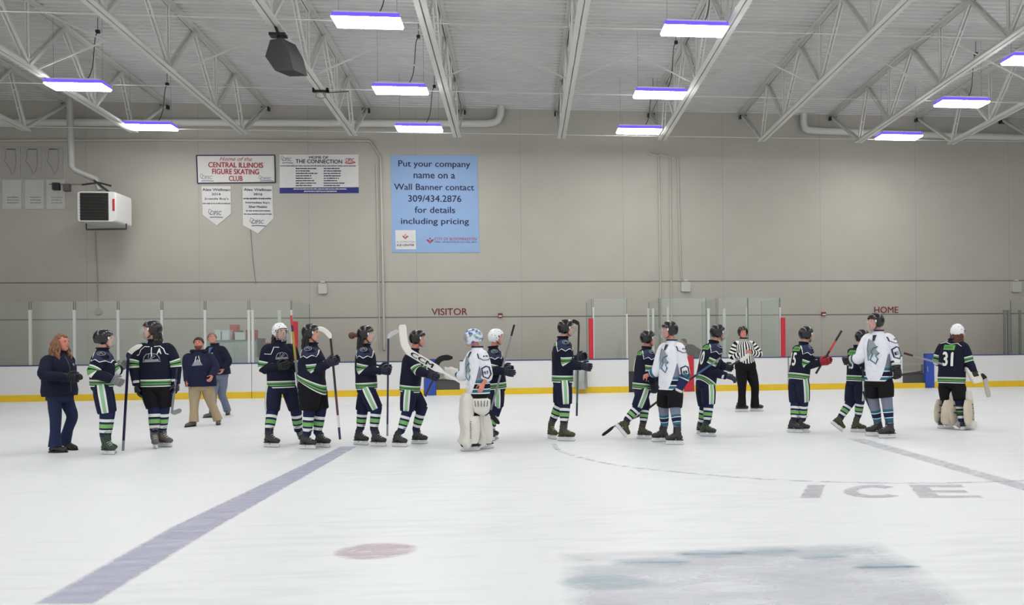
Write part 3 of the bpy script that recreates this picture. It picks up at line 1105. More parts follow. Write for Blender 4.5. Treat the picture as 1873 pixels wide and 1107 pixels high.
YG = Y_BOARD + .05
ZG_L = at_y(270, 551, YG).z
LP = [-25, 56, 137, 217, 297, 376, 456, 534]
for i in range(len(LP) - 1):
    a, b = at_y(LP[i], 640, YG), at_y(LP[i + 1], 640, YG)
    pane((a.x + .03, YG, 0), (b.x - .03, YG, 0), H_BOARD, ZG_L, 'clear rink glass above the left boards, ' + order_words(i, 7, 'pane'), 'left rink glass')
names = ['leftmost post, cut by the picture edge', 'second post from the left, behind the woman', 'third post, left of the player with green patches', 'fourth post, behind the stick of that player',
         'fifth post, behind the captain', 'sixth post, behind the two coaches', 'seventh post, right of the boxes']
for px, nm in zip(LP[:7], names):
    post(px, 568, YG, 'white glass post on the left boards, ' + nm, .072)
post(463, 568, YG + .02, 'white aluminium glass post right beside the dark board seam', .07)
post(512, 568, YG + 1.6, 'white glass post standing back behind the white helmet', .1)
post(534, 568, YG, 'white glass post above the left red pad', .05)
RETPX = [534, 1083, 1206, 1311, 1428, 1918]
rl = ['left end of the bench glass beside the red pad', 'left end of the penalty glass beside the red pad', 'behind the player stepping with one leg back', 'behind the bending player number ten', 'green pane at the right end beside the red pad', 'at the far right edge']
ZG_R = at_y(1428, 545, YG).z
for px, nm in zip(RETPX, rl):
    a = at_y(px, 640, YG)
    pane((a.x, YG + .02, 0), (a.x, 26.5, 0), H_BOARD, ZG_L if px == 534 else ZG_R, 'glass running back to the wall, ' + nm, 'glass running back to wall')
    if px != 1918:
        pass
for px0, px1, nm in ((1086, 1147, 'between the left red pad and the gap'), (1209, 1292, 'behind the white-jersey player'), (1314, 1368, 'behind the referee, left pane'), (1369, 1426, 'behind the referee, right pane')):
    a, b = at_y(px0, 640, YG), at_y(px1, 640, YG)
    pane((a.x, YG, 0), (b.x, YG, 0), H_BOARD, ZG_R, 'front glass of the penalty boxes, ' + nm, 'penalty box front glass')
for px, yt, y, nm, w in ((1086, 563, YG, 'above the left red pad of the penalty boxes', .04), (1147, 575, YG, 'at the right edge of the first penalty glass', .05), (1186, 565, 26.4, 'first of the pair behind the stepping player', .07), (1195, 565, YG + .6, 'second of the pair behind the stepping player', .07),
                         (1222, 563, 26.4, 'left of the helmet of the white-jersey player', .075), (1296, 565, YG, 'left of the helmet of player ten', .085), (1325, 565, 26.4, 'right of the helmet of player ten', .1), (1367, 563, 26.4, 'behind the referee', .09), (1427, 563, YG, 'above the right red pad', .04)):
    post(px, yt, y, 'white glass post of the penalty boxes, ' + nm, w)
for px, nm in ((1838, 'left of three'), (1845, 'middle of three'), (1866, 'right of three')):
    post(px, 568, 26.4, 'grey post at the far right edge, ' + nm, .08, mat('dull_post', srgb(128, 130, 128), .5), 'grey posts at far right')
for px, y0, y1, nm in ((539.5, 588, 650, 'beside the yellow stick at left'), (1081.5, 582, 656, 'left end of the penalty boxes'), (1433, 581, 654, 'right end of the penalty boxes')):
    a = at_y(px, y1, YG - .06); zt = at_y(px, y0, YG - .06).z
    mb = MB().loft([(V((a.x, YG - .02, H_BOARD)), V((1, 0, 0)), V((0, 1, 0)), .075, .07, 0), (V((a.x, YG - .02, zt - .02)), V((1, 0, 0)), V((0, 1, 0)), .075, .07, 0), (V((a.x, YG - .02, zt)), V((1, 0, 0)), V((0, 1, 0)), .06, .055, 0)], 20, e=5)
    tag(mb.build('post_pad', RED, None, False), 'upright red padding on a glass post, ' + nm, 'padding', 'red post pads')

# ------------------------------------------------------------------ things behind the left glass
YC = 25.5
t = thing('cabinet', V((at_y(430, 662, YC).x, YC, 0)), 'pale grey cabinet behind the glass with boxes on top', 'cabinet')
a, b = at_y(391, 662, YC), at_y(470, 621.5, YC)
CABM = mat('cabinet_grey', srgb(176, 182, 180), .5)
ZC = b.z
MB().box2((a.x, YC, 0.05), (b.x, YC + .6, ZC - .05)).build('body', CABM, t, False)
MB().box2((a.x - .03, YC - .03, ZC - .05), (b.x + .03, YC + .62, ZC)).build('top', mat('cabinet_top', srgb(120, 126, 128), .5), t, False)
for k in range(2):
    w = (b.x - a.x) / 2
    d_ = MB().box2((a.x + w * k + .02, YC - .015, .12), (a.x + w * (k + 1) - .02, YC, ZC - .08)).build('door', CABM, t, False)
    hx = a.x + w + (-.06 if k == 0 else .06)
    MB().cyl((hx, YC - .03, ZC - .35), (hx, YC - .03, ZC - .22), .01, 6).build('handle', STEEL, d_)


def crate(px0, py0, px1, y0, dep, m, name, lab, cat, zbot, lid=True, group=None):
    a, b = at_y(px0, py0, y0), at_y(px1, py0, y0)
    t = thing(name, ((a.x + b.x) / 2, y0 + dep / 2, zbot), lab, cat, group)
    MB().loft([(V(((a.x + b.x) / 2, y0 + dep / 2, zbot)), V((1, 0, 0)), V((0, 1, 0)), (b.x - a.x) / 2.06, dep / 2.06, 0),
               (V(((a.x + b.x) / 2, y0 + dep / 2, a.z - .03)), V((1, 0, 0)), V((0, 1, 0)), (b.x - a.x) / 2, dep / 2, 0)], 28, e=12).build('body', m, t, False)
    if lid:
        MB().box2((a.x - .008, y0 - .008, a.z - .03), (b.x + .008, y0 + dep + .008, a.z)).build('lid', m, t, False)


CARD = mat('white_carton', srgb(212, 216, 218), .6)
ORANGE = mat('red_crate', srgb(176, 52, 44), .5)
crate(392, 603.5, 403.5, YC + .1, .3, CARD, 'carton', 'white carton at the left end of the cabinet top', 'carton', ZC, True, 'white cartons on the cabinet')
crate(405, 604, 419.5, YC + .02, .3, CARD, 'carton', 'white carton on the cabinet, second from the left, beside the red crate', 'carton', ZC, True, 'white cartons on the cabinet')
crate(429, 608, 447, YC + .02, .2, CARD, 'carton', 'low white carton on the cabinet in front of the tall red crate', 'carton', ZC, True, 'white cartons on the cabinet')
crate(419.5, 592.5, 434, YC + .33, .25, ORANGE, 'crate', 'tall red crate on the cabinet behind the white cartons', 'crate', ZC, False)
crate(448.5, 602, 467, YC + .15, .3, mat('crimson_crate', srgb(160, 36, 48), .5), 'crate', 'crimson crate at the right end of the cabinet top', 'crate', ZC, False)
a = at_y(441, 606, YC + .35)
mb = MB().ball((a.x, a.y + .04, ZC + .16), (.10, .10, .16), n=14)
tag(mb.build('gear_bag', DARK), 'small dark gear bag behind the low white carton', 'bag')
crate(471, 619, 479, YC - .2, .35, mat('charcoal_bin', srgb(48, 48, 50), .7), 'bin', 'tall charcoal bin right of the cabinet behind the white helmet', 'bin', 0, True)
crate(482, 627, 497, YC - .1, .4, mat('red_tub', srgb(168, 40, 46), .5), 'bin', 'red tub right of the charcoal bin behind the white helmet', 'bin', 0, True)
crate(463, 654, 482, YC - .75, .3, mat('pale_teal_box', srgb(176, 196, 196), .5), 'box', 'pale teal box just above the boards right of the cabinet', 'box', 0, True)


# ------------------------------------------------------------------ marks in the ice
def ice_mark(polys, name, m, z=.002, soft=.12):
    return soft_mark([[at_z(px, py, 0) + V((0, 0, z)) for px, py in P] for P in polys], name, m, soft)


def soft_mark(polys, name, m, soft=.12):
    """paint under the ice whose edge fades over the width soft"""
    bm = bmesh.new()
    for P in polys:
        f = bm.faces.new([bm.verts.new(v) for v in P])
    bmesh.ops.recalc_face_normals(bm, faces=bm.faces)
    outer = set(bm.verts)
    bmesh.ops.inset_region(bm, faces=bm.faces[:], thickness=soft, use_even_offset=True, use_boundary=True)
    me = bpy.data.meshes.new(name)
    bm.verts.index_update()
    vals = [1.0] * len(bm.verts)
    for v in bm.verts:
        if v.is_boundary: vals[v.index] = 0.0
    bmesh.ops.triangulate(bm, faces=[f for f in bm.faces if len(f.verts) > 4])
    bm.to_mesh(me); bm.free()
    a = me.attributes.new('u', 'FLOAT', 'POINT'); a.data.foreach_set('value', vals)
    me.materials.append(m)
    o = bpy.data.objects.new(name, me); col.objects.link(o)
    o['kind'] = 'structure'
    return o


def ice_ink(name, c, amount, nscale=3.0, spread=.25, soft=True):
    m = bpy.data.materials.new(name)
    m.use_nodes = True
    nt = m.node_tree
    b = nt.nodes['Principled BSDF']
    b.inputs['Base Color'].default_value = c
    b.inputs['Roughness'].default_value = .42
    b.inputs['Specular IOR Level'].default_value = .35
    tc = nt.nodes.new('ShaderNodeTexCoord')
    mp = nt.nodes.new('ShaderNodeMapping'); mp.inputs['Rotation'].default_value = (0, 0, .8); mp.inputs['Scale'].default_value = (1, 4, 1)
    nt.links.new(tc.outputs['Object'], mp.inputs[0])
    n = nt.nodes.new('ShaderNodeTexNoise'); n.inputs['Scale'].default_value = nscale; n.inputs['Detail'].default_value = 8
    nt.links.new(mp.outputs[0], n.inputs['Vector'])
    mr = nt.nodes.new('ShaderNodeMapRange')
    mr.inputs['From Min'].default_value = .3; mr.inputs['From Max'].default_value = .7
    mr.inputs['To Min'].default_value = max(0, amount - spread); mr.inputs['To Max'].default_value = min(1, amount + spread)
    nt.links.new(n.outputs['Fac'], mr.inputs['Value'])
    if soft:
        at = nt.nodes.new('ShaderNodeAttribute'); at.attribute_name = 'u'
        mu = nt.nodes.new('ShaderNodeMath'); mu.operation = 'MULTIPLY'
        nt.links.new(at.outputs['Fac'], mu.inputs[0]); nt.links.new(mr.outputs['Result'], mu.inputs[1])
        nt.links.new(mu.outputs[0], b.inputs['Alpha'])
    else:
        nt.links.new(mr.outputs['Result'], b.inputs['Alpha'])
    return m


ice_mark([[(55, 1107), (172, 1107), (400, 965), (655, 817), (622, 817), (310, 965)]], 'floor_marking', ice_ink('buried_line_ink', srgb(178, 178, 204), .62), .002, .05)
ice_mark([[(1545, 803), (1585, 803), (1873, 884), (1960, 908), (1960, 922), (1873, 899)]], 'floor_marking', ice_ink('buried_grey_line', srgb(192, 192, 202), .36, 3.0, .1), .002, .05)
mb = MB(); c = at_z(688, 1008, 0)
r = .5 * ((at_z(766, 1004, 0) - at_z(606, 1012, 0)).length)
soft_mark([[c + V((r * math.cos(k * math.pi / 20), r * math.sin(k * math.pi / 20) * .8, .002)) for k in range(40)]], 'floor_marking', ice_ink('buried_red_spot', srgb(206, 184, 194), .5, 4), .07)
mb = MB()
arc = spline([at_z(1012, 812, 0), at_z(1030, 828, 0), at_z(1120, 850, 0), at_z(1250, 865, 0), at_z(1400, 877, 0), at_z(1560, 883, 0), at_z(1720, 884, 0), at_z(1900, 879, 0)], 8)
vs2, fs = stroke2d([(p.x, p.y) for p in arc], .075)
mb.add([V((x, y, .003)) for x, y in vs2], fs)
at_origin(mb, 'floor_marking', ice_ink('buried_circle', srgb(200, 202, 218), .3, soft=False))
INKG = ice_ink('buried_letters', srgb(192, 192, 200), .55)
# the three letters under the ice
def on_logo(u, v):
    x0, x1 = 1460 + 15 * v, 1803 - 40 * v
    return at_z(x0 + (x1 - x0) * u, 912 - 25 * v, 0) + V((0, 0, .003))


cp = [(.42 + .19 * math.cos(math.radians(k)), .5 + .5 * math.sin(math.radians(k))) for k in range(42, 319, 12)]
ci = [(.42 + .09 * math.cos(math.radians(k)), .5 + .26 * math.sin(math.radians(k))) for k in range(318, 41, -12)]
for P in ([(0, 0), (.125, 0), (.125, 1), (0, 1)], cp + ci, [(.64, 0), (1, 0), (1, .22), (.77, .22), (.77, .39), (.96, .39), (.96, .61), (.77, .61), (.77, .78), (.99, .78), (.99, 1), (.64, 1)]):
    soft_mark([[on_logo(*q) for q in P]], 'floor_marking', INKG, .035)
# the large faded logo field
ice_mark([[(1016, 1012), (1610, 990), (1700, 1042), (1800, 1112), (1900, 1190), (1040, 1190)]], 'floor_marking', ice_ink('buried_logo_field', srgb(206, 208, 216), .42, 1.2, .3), .002, .2)
mb = MB()
for (px, py, w, h) in ((1110, 1066, 120, 16), (1190, 1030, 100, 11), (1300, 1014, 90, 9), (1400, 1010, 90, 10), (1510, 1020, 70, 9), (1620, 1038, 90, 9)):
    q = [at_z(px + w * .8 * math.cos(k * .314), py + h * math.sin(k * .314), 0) + V((0, 0, .0035)) for k in range(20)]
    soft_mark([q], 'floor_marking', ice_ink('buried_blue_patch', srgb(186, 206, 218), .42, 2.0, .3), .09)

# ================================================================== people
NAVY = srgb(22, 25, 44)
NAVY2 = srgb(30, 36, 72)
NWHITE = srgb(226, 230, 226)
NGREEN = srgb(108, 158, 100)
LGREEN = srgb(146, 190, 150)
BLK = srgb(14, 15, 18)
TEAL = srgb(46, 104, 128)
GREY_P = srgb(120, 126, 142)


def cloth_mat(name, base, bands, rough=.8, bump=.75):
    """bands: (attr, lo, hi, colour[, attr2, lo2, hi2])"""
    if name in MATS: return MATS[name]
    m = bpy.data.materials.new(name); m.use_nodes = True
    nt = m.node_tree
    b = nt.nodes['Principled BSDF']
    b.inputs['Roughness'].default_value = rough
    b.inputs['Specular IOR Level'].default_value = .2
    srcs = {}

    def src(a):
        if a not in srcs:
            n = nt.nodes.new('ShaderNodeAttribute'); n.attribute_name = a.split('%')[0].split('+')[0]
            s = n.outputs['Fac']
            if '%' in a:
                md = nt.nodes.new('ShaderNodeMath'); md.operation = 'MODULO'
                nt.links.new(s, md.inputs[0]); md.inputs[1].default_value = float(a.split('%')[1]); s = md.outputs[0]
            if '+' in a:
                md = nt.nodes.new('ShaderNodeMath'); md.operation = 'MULTIPLY_ADD'
                nt.links.new(src('t'), md.inputs[0]); md.inputs[1].default_value = float(a.split('+')[1]); nt.links.new(s, md.inputs[2]); s = md.outputs[0]
            srcs[a] = s
        return srcs[a]

    def mask(a, lo, hi):
        cp = nt.nodes.new('ShaderNodeMath'); cp.operation = 'COMPARE'
        nt.links.new(src(a), cp.inputs[0]); cp.inputs[1].default_value = (lo + hi) / 2; cp.inputs[2].default_value = (hi - lo) / 2
        return cp.outputs[0]
    prev = None
    for bd in bands:
        f = mask(bd[0], bd[1], bd[2])
        if len(bd) > 4:
            mu = nt.nodes.new('ShaderNodeMath'); mu.operation = 'MULTIPLY'
            nt.links.new(f, mu.inputs[0]); nt.links.new(mask(*bd[4:7]), mu.inputs[1]); f = mu.outputs[0]
        mx = nt.nodes.new('ShaderNodeMix'); mx.data_type = 'RGBA'
        nt.links.new(f, mx.inputs['Factor'])
        if prev is None: mx.inputs[6].default_value = base
        else: nt.links.new(prev, mx.inputs[6])
        mx.inputs[7].default_value = bd[3]
        prev = mx.outputs[2]
    if prev is None: b.inputs['Base Color'].default_value = base
    else: nt.links.new(prev, b.inputs['Base Color'])
    tc = nt.nodes.new('ShaderNodeTexCoord')
    add_bump(nt, b, tc, 10, bump)
    MATS[name] = m
    return m


M_JT = cloth_mat('dark_jersey_cloth', NAVY, [('t', .0, .016, NWHITE), ('t', .03, .056, NGREEN), ('t', .068, .092, NGREEN), ('t', .092, .108, NWHITE)])
M_JS = cloth_mat('dark_sleeve_cloth', NAVY, [('t', .200, .218, NWHITE), ('t', .218, .246, NGREEN), ('t', .262, .290, NGREEN), ('t', .290, .308, NWHITE)])
M_WT = cloth_mat('white_jersey_cloth', srgb(226, 228, 236), [('t', .0, .016, NWHITE), ('t', .02, .065, TEAL), ('t', .08, .15, srgb(24, 26, 40)), ('t', .165, .21, TEAL),
                 ('t', .21, .42, GREY_P, 'u', 0, .75), ('t', .21, .42, GREY_P, 'u', 2.4, 3.2), ('w+1.3', .93, 9, srgb(226, 228, 236), 't', .012, 2)])
M_WS = cloth_mat('white_sleeve_cloth', srgb(226, 228, 236), [('t', .43, .50, TEAL), ('t', .50, .515, NWHITE), ('t', .515, 1.7, srgb(34, 44, 84))])
M_SOCK = cloth_mat('striped_sock', NAVY2, [('t', .035, .075, NWHITE), ('t', .10, .155, srgb(126, 178, 106)), ('t', .185, .225, NWHITE)], bump=.3)
M_SOCKW = cloth_mat('grey_teal_sock', GREY_P, [('t', .0, .05, TEAL), ('t', .05, .06, NWHITE), ('t', .06, .12, srgb(28, 36, 70)), ('t', .12, .13, NWHITE), ('t', .13, .165, TEAL)], bump=.3)
M_PANT = cloth_mat('navy_hockey_pants', srgb(28, 32, 56), [('u', -.1, .2, LGREEN), ('u', .2, .42, NWHITE)])
M_PANTB = cloth_mat('black_hockey_pants', srgb(20, 20, 24), [])
M_REF = cloth_mat('referee_stripes', srgb(228, 228, 226), [('u%0.26', .0, .13, srgb(18, 18, 22))])
M_REFS = cloth_mat('referee_sleeve_stripes', srgb(228, 228, 226), [('t%0.075', .0, .036, srgb(18, 18, 22))])
M_HOOD = cloth_mat('navy_hoodie', srgb(30, 34, 60), [])
M_JACKET = cloth_mat('navy_jacket', srgb(24, 28, 48), [])
M_KHAKI = cloth_mat('khaki_trousers', srgb(166, 150, 122), [])
M_JEAN = cloth_mat('dark_jeans', srgb(36, 44, 74), [])
M_GJEAN = cloth_mat('grey_blue_jeans', srgb(112, 122, 142), [])
M_BLACKCLOTH = cloth_mat('black_trousers', srgb(16, 17, 21), [])
M_DARKCOAT = cloth_mat('charcoal_coat', srgb(26, 26, 29), [])
PRINT_W = mat('print_white', NWHITE, .7)
PRINT_G = mat('print_green', srgb(96, 170, 74), .7)
mat('zip_grey', srgb(60, 64, 78), .5)
M_SHIRT = mat('blue_shirt', srgb(84, 104, 150), .8)
PRINT_LG = mat('print_pale_green', srgb(200, 220, 170), .7)
PRINT_N = mat('print_navy', srgb(30, 36, 70), .7)
PRINT_GREY = mat('print_grey', srgb(140, 148, 152), .7)
PRINT_T = mat('print_teal', TEAL, .7)
PRINT_YOKE = mat('yoke_blue', srgb(32, 38, 74), .8)
SKINS = {'fair': mat('skin_fair', srgb(214, 160, 140), .5), 'ruddy': mat('skin_ruddy', srgb(205, 130, 112), .5), 'tan': mat('skin_tan', srgb(190, 140, 118), .5)}
EYE = mat('eye_dark', srgb(34, 26, 24), .3)
LIP = mat('lip', srgb(158, 84, 80), .5)
HAIRS = {'brown': mat('hair_brown', srgb(58, 42, 34), .6, bump=.5, bscale=60), 'auburn': mat('hair_auburn', srgb(136, 96, 72), .6, noise=.25, nscale=25, bump=.6, bscale=60),
         'dark': mat('hair_dark', srgb(34, 28, 28), .6, bump=.5, bscale=60), 'reddish': mat('hair_reddish', srgb(96, 58, 46), .6, bump=.5, bscale=60), 'tan': mat('hair_tan', srgb(132, 104, 84), .7, bump=.3, bscale=60)}
HELM_B = mat('helmet_black', srgb(24, 24, 28), .22)
HELM_W = mat('helmet_white', srgb(232, 234, 236), .25)
HELM_R = mat('helmet_plum_black', srgb(36, 26, 32), .22)
VISOR = glass_mat('clear_visor', (.93, .93, .93, 1), .20, .03)
WIRE = mat('cage_wire', srgb(190, 194, 198), .3, metal=.6)
WIRE_D = mat('cage_wire_dark', srgb(60, 60, 64), .3, metal=.5)
GLOVE_N = mat('glove_navy', srgb(24, 27, 48), .55, bump=.2, bscale=25)
GLOVE_B = mat('glove_black', srgb(20, 20, 24), .55, bump=.2, bscale=25)
GLOVE_R = mat('glove_red', srgb(150, 24, 36), .5, bump=.2, bscale=25)
GLOVE_T = mat('glove_trim_white', srgb(206, 206, 206), .55)
BOOT = mat('skate_boot', srgb(40, 40, 44), .45, noise=.2, nscale=12)
BOOT_GREY = mat('skate_boot_grey', srgb(104, 96, 92), .55, noise=.15, nscale=12)
BOOT_GREEN = mat('skate_boot_green', srgb(44, 62, 44), .5, noise=.3, nscale=12)
BOOT_OLIVE = mat('skate_boot_olive', srgb(66, 62, 40), .5, noise=.35, nscale=14)
HOLDER = mat('blade_holder_white', srgb(222, 224, 226), .4)
LEATHER = mat('black_leather', srgb(26, 26, 28), .4)
BROWNSHOE = mat('grey_brown_shoe', srgb(92, 84, 78), .6)
LACE = mat('lace_white', srgb(200, 200, 200), .7)
PADM = mat('goalie_pad_white', srgb(214, 212, 204), .5, noise=.06, nscale=9)
PADM_T = mat('goalie_pad_tan', srgb(204, 192, 174), .55, noise=.1, nscale=9)


def mask_paint():
    m = bpy.data.materials.new('painted_goalie_mask'); m.use_nodes = True
    nt = m.node_tree; b = nt.nodes['Principled BSDF']; b.inputs['Roughness'].default_value = .25
    tc = nt.nodes.new('ShaderNodeTexCoord')
    v = nt.nodes.new('ShaderNodeTexVoronoi'); v.inputs['Scale'].default_value = 24
    nt.links.new(tc.outputs['Object'], v.inputs['Vector'])
    cr = nt.nodes.new('ShaderNodeValToRGB'); cr.color_ramp.interpolation = 'CONSTANT'
    cols = [(0, srgb(206, 214, 220)), (.3, srgb(150, 178, 196)), (.55, srgb(70, 84, 170)), (.72, srgb(120, 150, 160)), (.88, srgb(210, 216, 220))]
    el = cr.color_ramp.elements
    el[0].position, el[0].color = cols[0]
    el[1].position, el[1].color = cols[1]
    for p, c in cols[2:]:
        e = el.new(p); e.color = c
    sp = nt.nodes.new('ShaderNodeSeparateColor')
    nt.links.new(v.outputs['Color'], sp.inputs[0]); nt.links.new(sp.outputs[0], cr.inputs[0])
    nt.links.new(cr.outputs[0], b.inputs['Base Color'])
    return m


MASK_PAINT = mask_paint()

CROPS = {'A': (60, 560, 3.954), 'B': (330, 560, 3.954), 'C': (530, 560, 3.954), 'D': (700, 560, 3.954), 'E': (960, 560, 3.954), 'F': (1090, 560, 3.954), 'G': (1320, 560, 4.6125), 'H': (1500, 560, 4.1)}


def cr(k, p):
    x0, y0, s = CROPS[k]
    return x0 + p[0] / s, y0 + p[1] / s


def solve_depth(px, S, L, sign, cap):
    """point on the pixel's ray at bone length L from S; sign -1 nearer the camera, +1 farther"""
    d = ray(*px).normalized()
    w = CAM - S
    b = w.dot(d); c = w.dot(w) - L * L
    disc = b * b - c
    t = -b if disc < 0 else -b + sign * math.sqrt(disc)
    p = CAM + d * t
    dy = max(-cap, min(cap, p.y - S.y))
    return at_y(px[0], px[1], S.y + dy)


def remeshed(mb, voxel, name, material, parent, smooth_it=2):
    base = root_loc(parent)
    me = bpy.data.meshes.new(name)
    me.from_pydata([tuple(V(v) - base) for v in mb.v], [], mb.f)
    bm = bmesh.new(); bm.from_mesh(me); bmesh.ops.recalc_face_normals(bm, faces=bm.faces); bm.to_mesh(me); bm.free()
    o = bpy.data.objects.new(name, me); col.objects.link(o)
    r = o.modifiers.new('r', 'REMESH'); r.mode = 'VOXEL'; r.voxel_size = voxel; r.use_smooth_shade = True
    if smooth_it:
        sm = o.modifiers.new('s', 'SMOOTH'); sm.iterations = smooth_it; sm.factor = .5
    dg = bpy.context.evaluated_depsgraph_get()
    me2 = bpy.data.meshes.new_from_object(o.evaluated_get(dg))
    bpy.data.objects.remove(o); bpy.data.meshes.remove(me)
    me2.name = name
    me2.materials.clear(); me2.materials.append(material)
    me2.polygons.foreach_set('use_smooth', [True] * len(me2.polygons))
    o = bpy.data.objects.new(name, me2); col.objects.link(o)
    o.parent = parent
    return o


def rot_about(v, axis, ang):
    return Matrix.Rotation(ang, 3, axis) @ v


class Person:
    def __init__(s, crop, label, head, neck, pelvis, yaw, legs, arms, hyaw=None, hpitch=0.0, tall=1.93, sc=None, girth=1.0, wide=1.0, y=None, skin='fair', hands=('glove', 'glove'), fine=None, name='person', lean=0.0, cat='person', group=None, shoulder=1.0):
        c = lambda p: cr(crop, p)
        s.crop = crop
        s.legs_in, s.arms_in = legs, arms
        ys = []
        s.feet = {}
        for k, L in legs.items():
            h, t = c(L['heel']), c(L['toe'])
            if 'y' not in L and not L.get('up'):
                m = at_z((h[0] + t[0]) / 2, (h[1] + t[1]) / 2, 0)
                L['y'] = m.y
            if 'y' in L and not L.get('up'): ys.append(L['y'])
        s.y0 = y if y else sum(ys) / len(ys)
        Y0 = s.y0
        top = at_y(*c((head[0], head[2])), Y0)
        s.s = sc if sc else top.z / tall
        S = s.s
        s.hs = .45 + .55 * S
        yr = math.radians(yaw)
        s.f = V((math.sin(yr), -math.cos(yr), 0)); s.l = V((math.cos(yr), math.sin(yr), 0))
        s.pel = at_y(*c(pelvis), Y0)
        s.neck = at_y(*c(neck), Y0 + lean)
        s.head = at_y(*c(head[:2]), Y0 + lean)
        hy = math.radians(hyaw if hyaw is not None else yaw)
        hf = V((math.sin(hy), -math.cos(hy), 0)); s.hl = V((math.cos(hy), math.sin(hy), 0))
        s.hf = rot_about(hf, s.hl, math.radians(hpitch)); s.hu = s.hf.cross(s.hl) * -1
        if s.hu.z < 0: s.hu = -s.hu
        s.ax = (s.neck - s.pel).normalized()
        s.girth, s.wide = girth, wide
        s.sh = {}
        s.elb, s.hand, s.wrist = {}, {}, {}
        for k, sg in (('R', -1), ('L', 1)):
            s.sh[k] = s.neck - s.ax * .100 * S + s.l * sg * .165 * S * wide * shoulder
            a = arms[k]
            s.elb[k] = solve_depth(c(a['elbow']), s.sh[k], .27 * S, a.get('e', -1 if sg * s.l.y < 0 else 1), a.get('cap', .16))
            s.hand[k] = solve_depth(c(a['hand']), s.elb[k], .31 * S, a.get('h', -1 if sg * s.l.y < 0 else 1), a.get('cap', .16))
            d = s.hand[k] - s.elb[k]
            s.wrist[k] = s.hand[k] - d.normalized() * min(.075 * S, d.length * .4)
        s.hip, s.knee, s.ank, s.ft = {}, {}, {}, {}
        for k, sg in (('R', -1), ('L', 1)):
            L = legs[k]
            fy = L.get('y', Y0 + sg * s.l.y * .12)
            s.hip[k] = s.pel - s.ax * .0 * S + s.l * sg * .088 * S * wide + V((0, 0, -.02 * S))
            s.ank[k] = at_y(*c(L['ankle']), fy)
            ky = L.get('ky', (s.hip[k].y + fy) / 2)
            s.knee[k] = at_y(*c(L['knee']), ky)
            h, t = c(L['heel']), c(L['toe'])
            if L.get('up'):
                H, T = at_y(*h, fy), at_y(*t, fy)
            else:
                H, T = at_z(*h, 0), at_z(*t, 0)
            s.ft[k] = (H, T, L)
        base = V((s.pel.x, Y0, 0))
        s.t = thing(name, base, label, cat, group)
        s.skin = SKINS[skin]
        s.hands_kind = dict(zip(('R', 'L'), hands))
        s.body(fine)

    # -------------------------------------------------------------- naked body, one surface
    def head_pt(s, l, f, u):
        return s.head + (s.hl * l + s.hf * f + s.hu * u) * s.hs

    def body(s, fine):
        S, hs = s.s, s.hs
        mb = MB()
        # torso
        secs = []
        for f, rx, ry in ((-.12, .13, .09), (0, .15, .11), (.3, .125, .095), (.65, .15, .11), (.85, .15, .09), (.97, .07, .06)):
            c = s.pel.lerp(s.neck, f)
            secs.append((c, s.l, s.l.cross(s.ax).normalized(), rx * S * s.wide, ry * S, 0))
        mb.loft(secs, 20)
        hb = s.head_pt(0, -.02, -.05)
        mb.tube([s.neck - s.ax * .06 * S, s.neck.lerp(hb, .5), hb], [.062 * hs, .055 * hs, .056 * hs], 14)
        rings = [(-.122, .062, .014, .012), (-.115, .058, .030, .026), (-.095, .040, .050, .054), (-.06, .018, .064, .078), (-.02, .006, .070, .090), (.02, .000, .073, .096), (.06, -.006, .072, .094), (.09, -.010, .060, .078), (.110, -.012, .038, .052), (.118, -.012, .012, .018)]
        mb.loft([(s.head_pt(0, cf, u), s.hl, s.hf, rx * hs, ry * hs, 0) for u, cf, rx, ry in rings], 24)
        # nose, brow, lips, ears
        mb.loft([(s.head_pt(0, .088, .032), s.hl, s.hf, .009 * hs, .010 * hs, 0), (s.head_pt(0, .100, .004), s.hl, s.hf, .012 * hs, .014 * hs, 0), (s.head_pt(0, .106, -.016), s.hl, s.hf, .017 * hs, .018 * hs, 0), (s.head_pt(0, .094, -.028), s.hl, s.hf, .014 * hs, .010 * hs, 0)], 10)
        mb.ball(s.head_pt(0, .088, .042), (.05 * hs, .012 * hs, .010 * hs), s.hl, s.hf, s.hu, 10)
        for q in (-1, 1):
            mb.ball(s.head_pt(q * .076, -.01, -.008), (.010 * hs, .018 * hs, .032 * hs), s.hl, s.hf, s.hu, 10)
            mb.ball(s.head_pt(q * .04, .062, -.02), (.02 * hs, .016 * hs, .02 * hs), s.hl, s.hf, s.hu, 10)
        any_bare = False
        for k, sg in (('R', -1), ('L', 1)):
            P = spline([s.sh[k] - s.l * sg * .05 * S, s.sh[k], s.elb[k], s.wrist[k]], 4)
            n = len(P)
            mb.tube(P, [(.05 - .022 * i / (n - 1)) * S for i in range(n)], 12, round_ends=True)
            if s.hands_kind[k] == 'bare':
                any_bare = True
                s.make_hand(mb, k, bare=True)
            else:
                mb.tube([s.wrist[k], s.hand[k]], [.028 * S, .022 * S], 10, round_ends=True)
            H, T, L = s.ft[k]
            F = (T - H).normalized()
            mb.tube(spline([s.hip[k], s.knee[k], s.ank[k]], 5), [(.070 - .047 * i / 10) * S for i in range(11)], 12, round_ends=True)
            foot = (H + T) / 2 + (s.ank[k] - (H + T) / 2) * .42
            mb.tube([s.ank[k], foot - F * .03 * S + (s.ank[k] - foot) * .25, foot + F * .05 * S + (s.ank[k] - foot) * .1], [.022 * S, .022 * S, .018 * S], 10, round_ends=True)
        vox = .0056 if any_bare else .0085
        o = remeshed(mb, vox, 'body', s.skin, s.t, 1)
        for q in (-1, 1):
            MB().ball(s.head_pt(q * .031, .087, .018), (.013 * hs, .008 * hs, .007 * hs), s.hl, s.hf, s.hu, 8).build('eye', EYE, s.t)
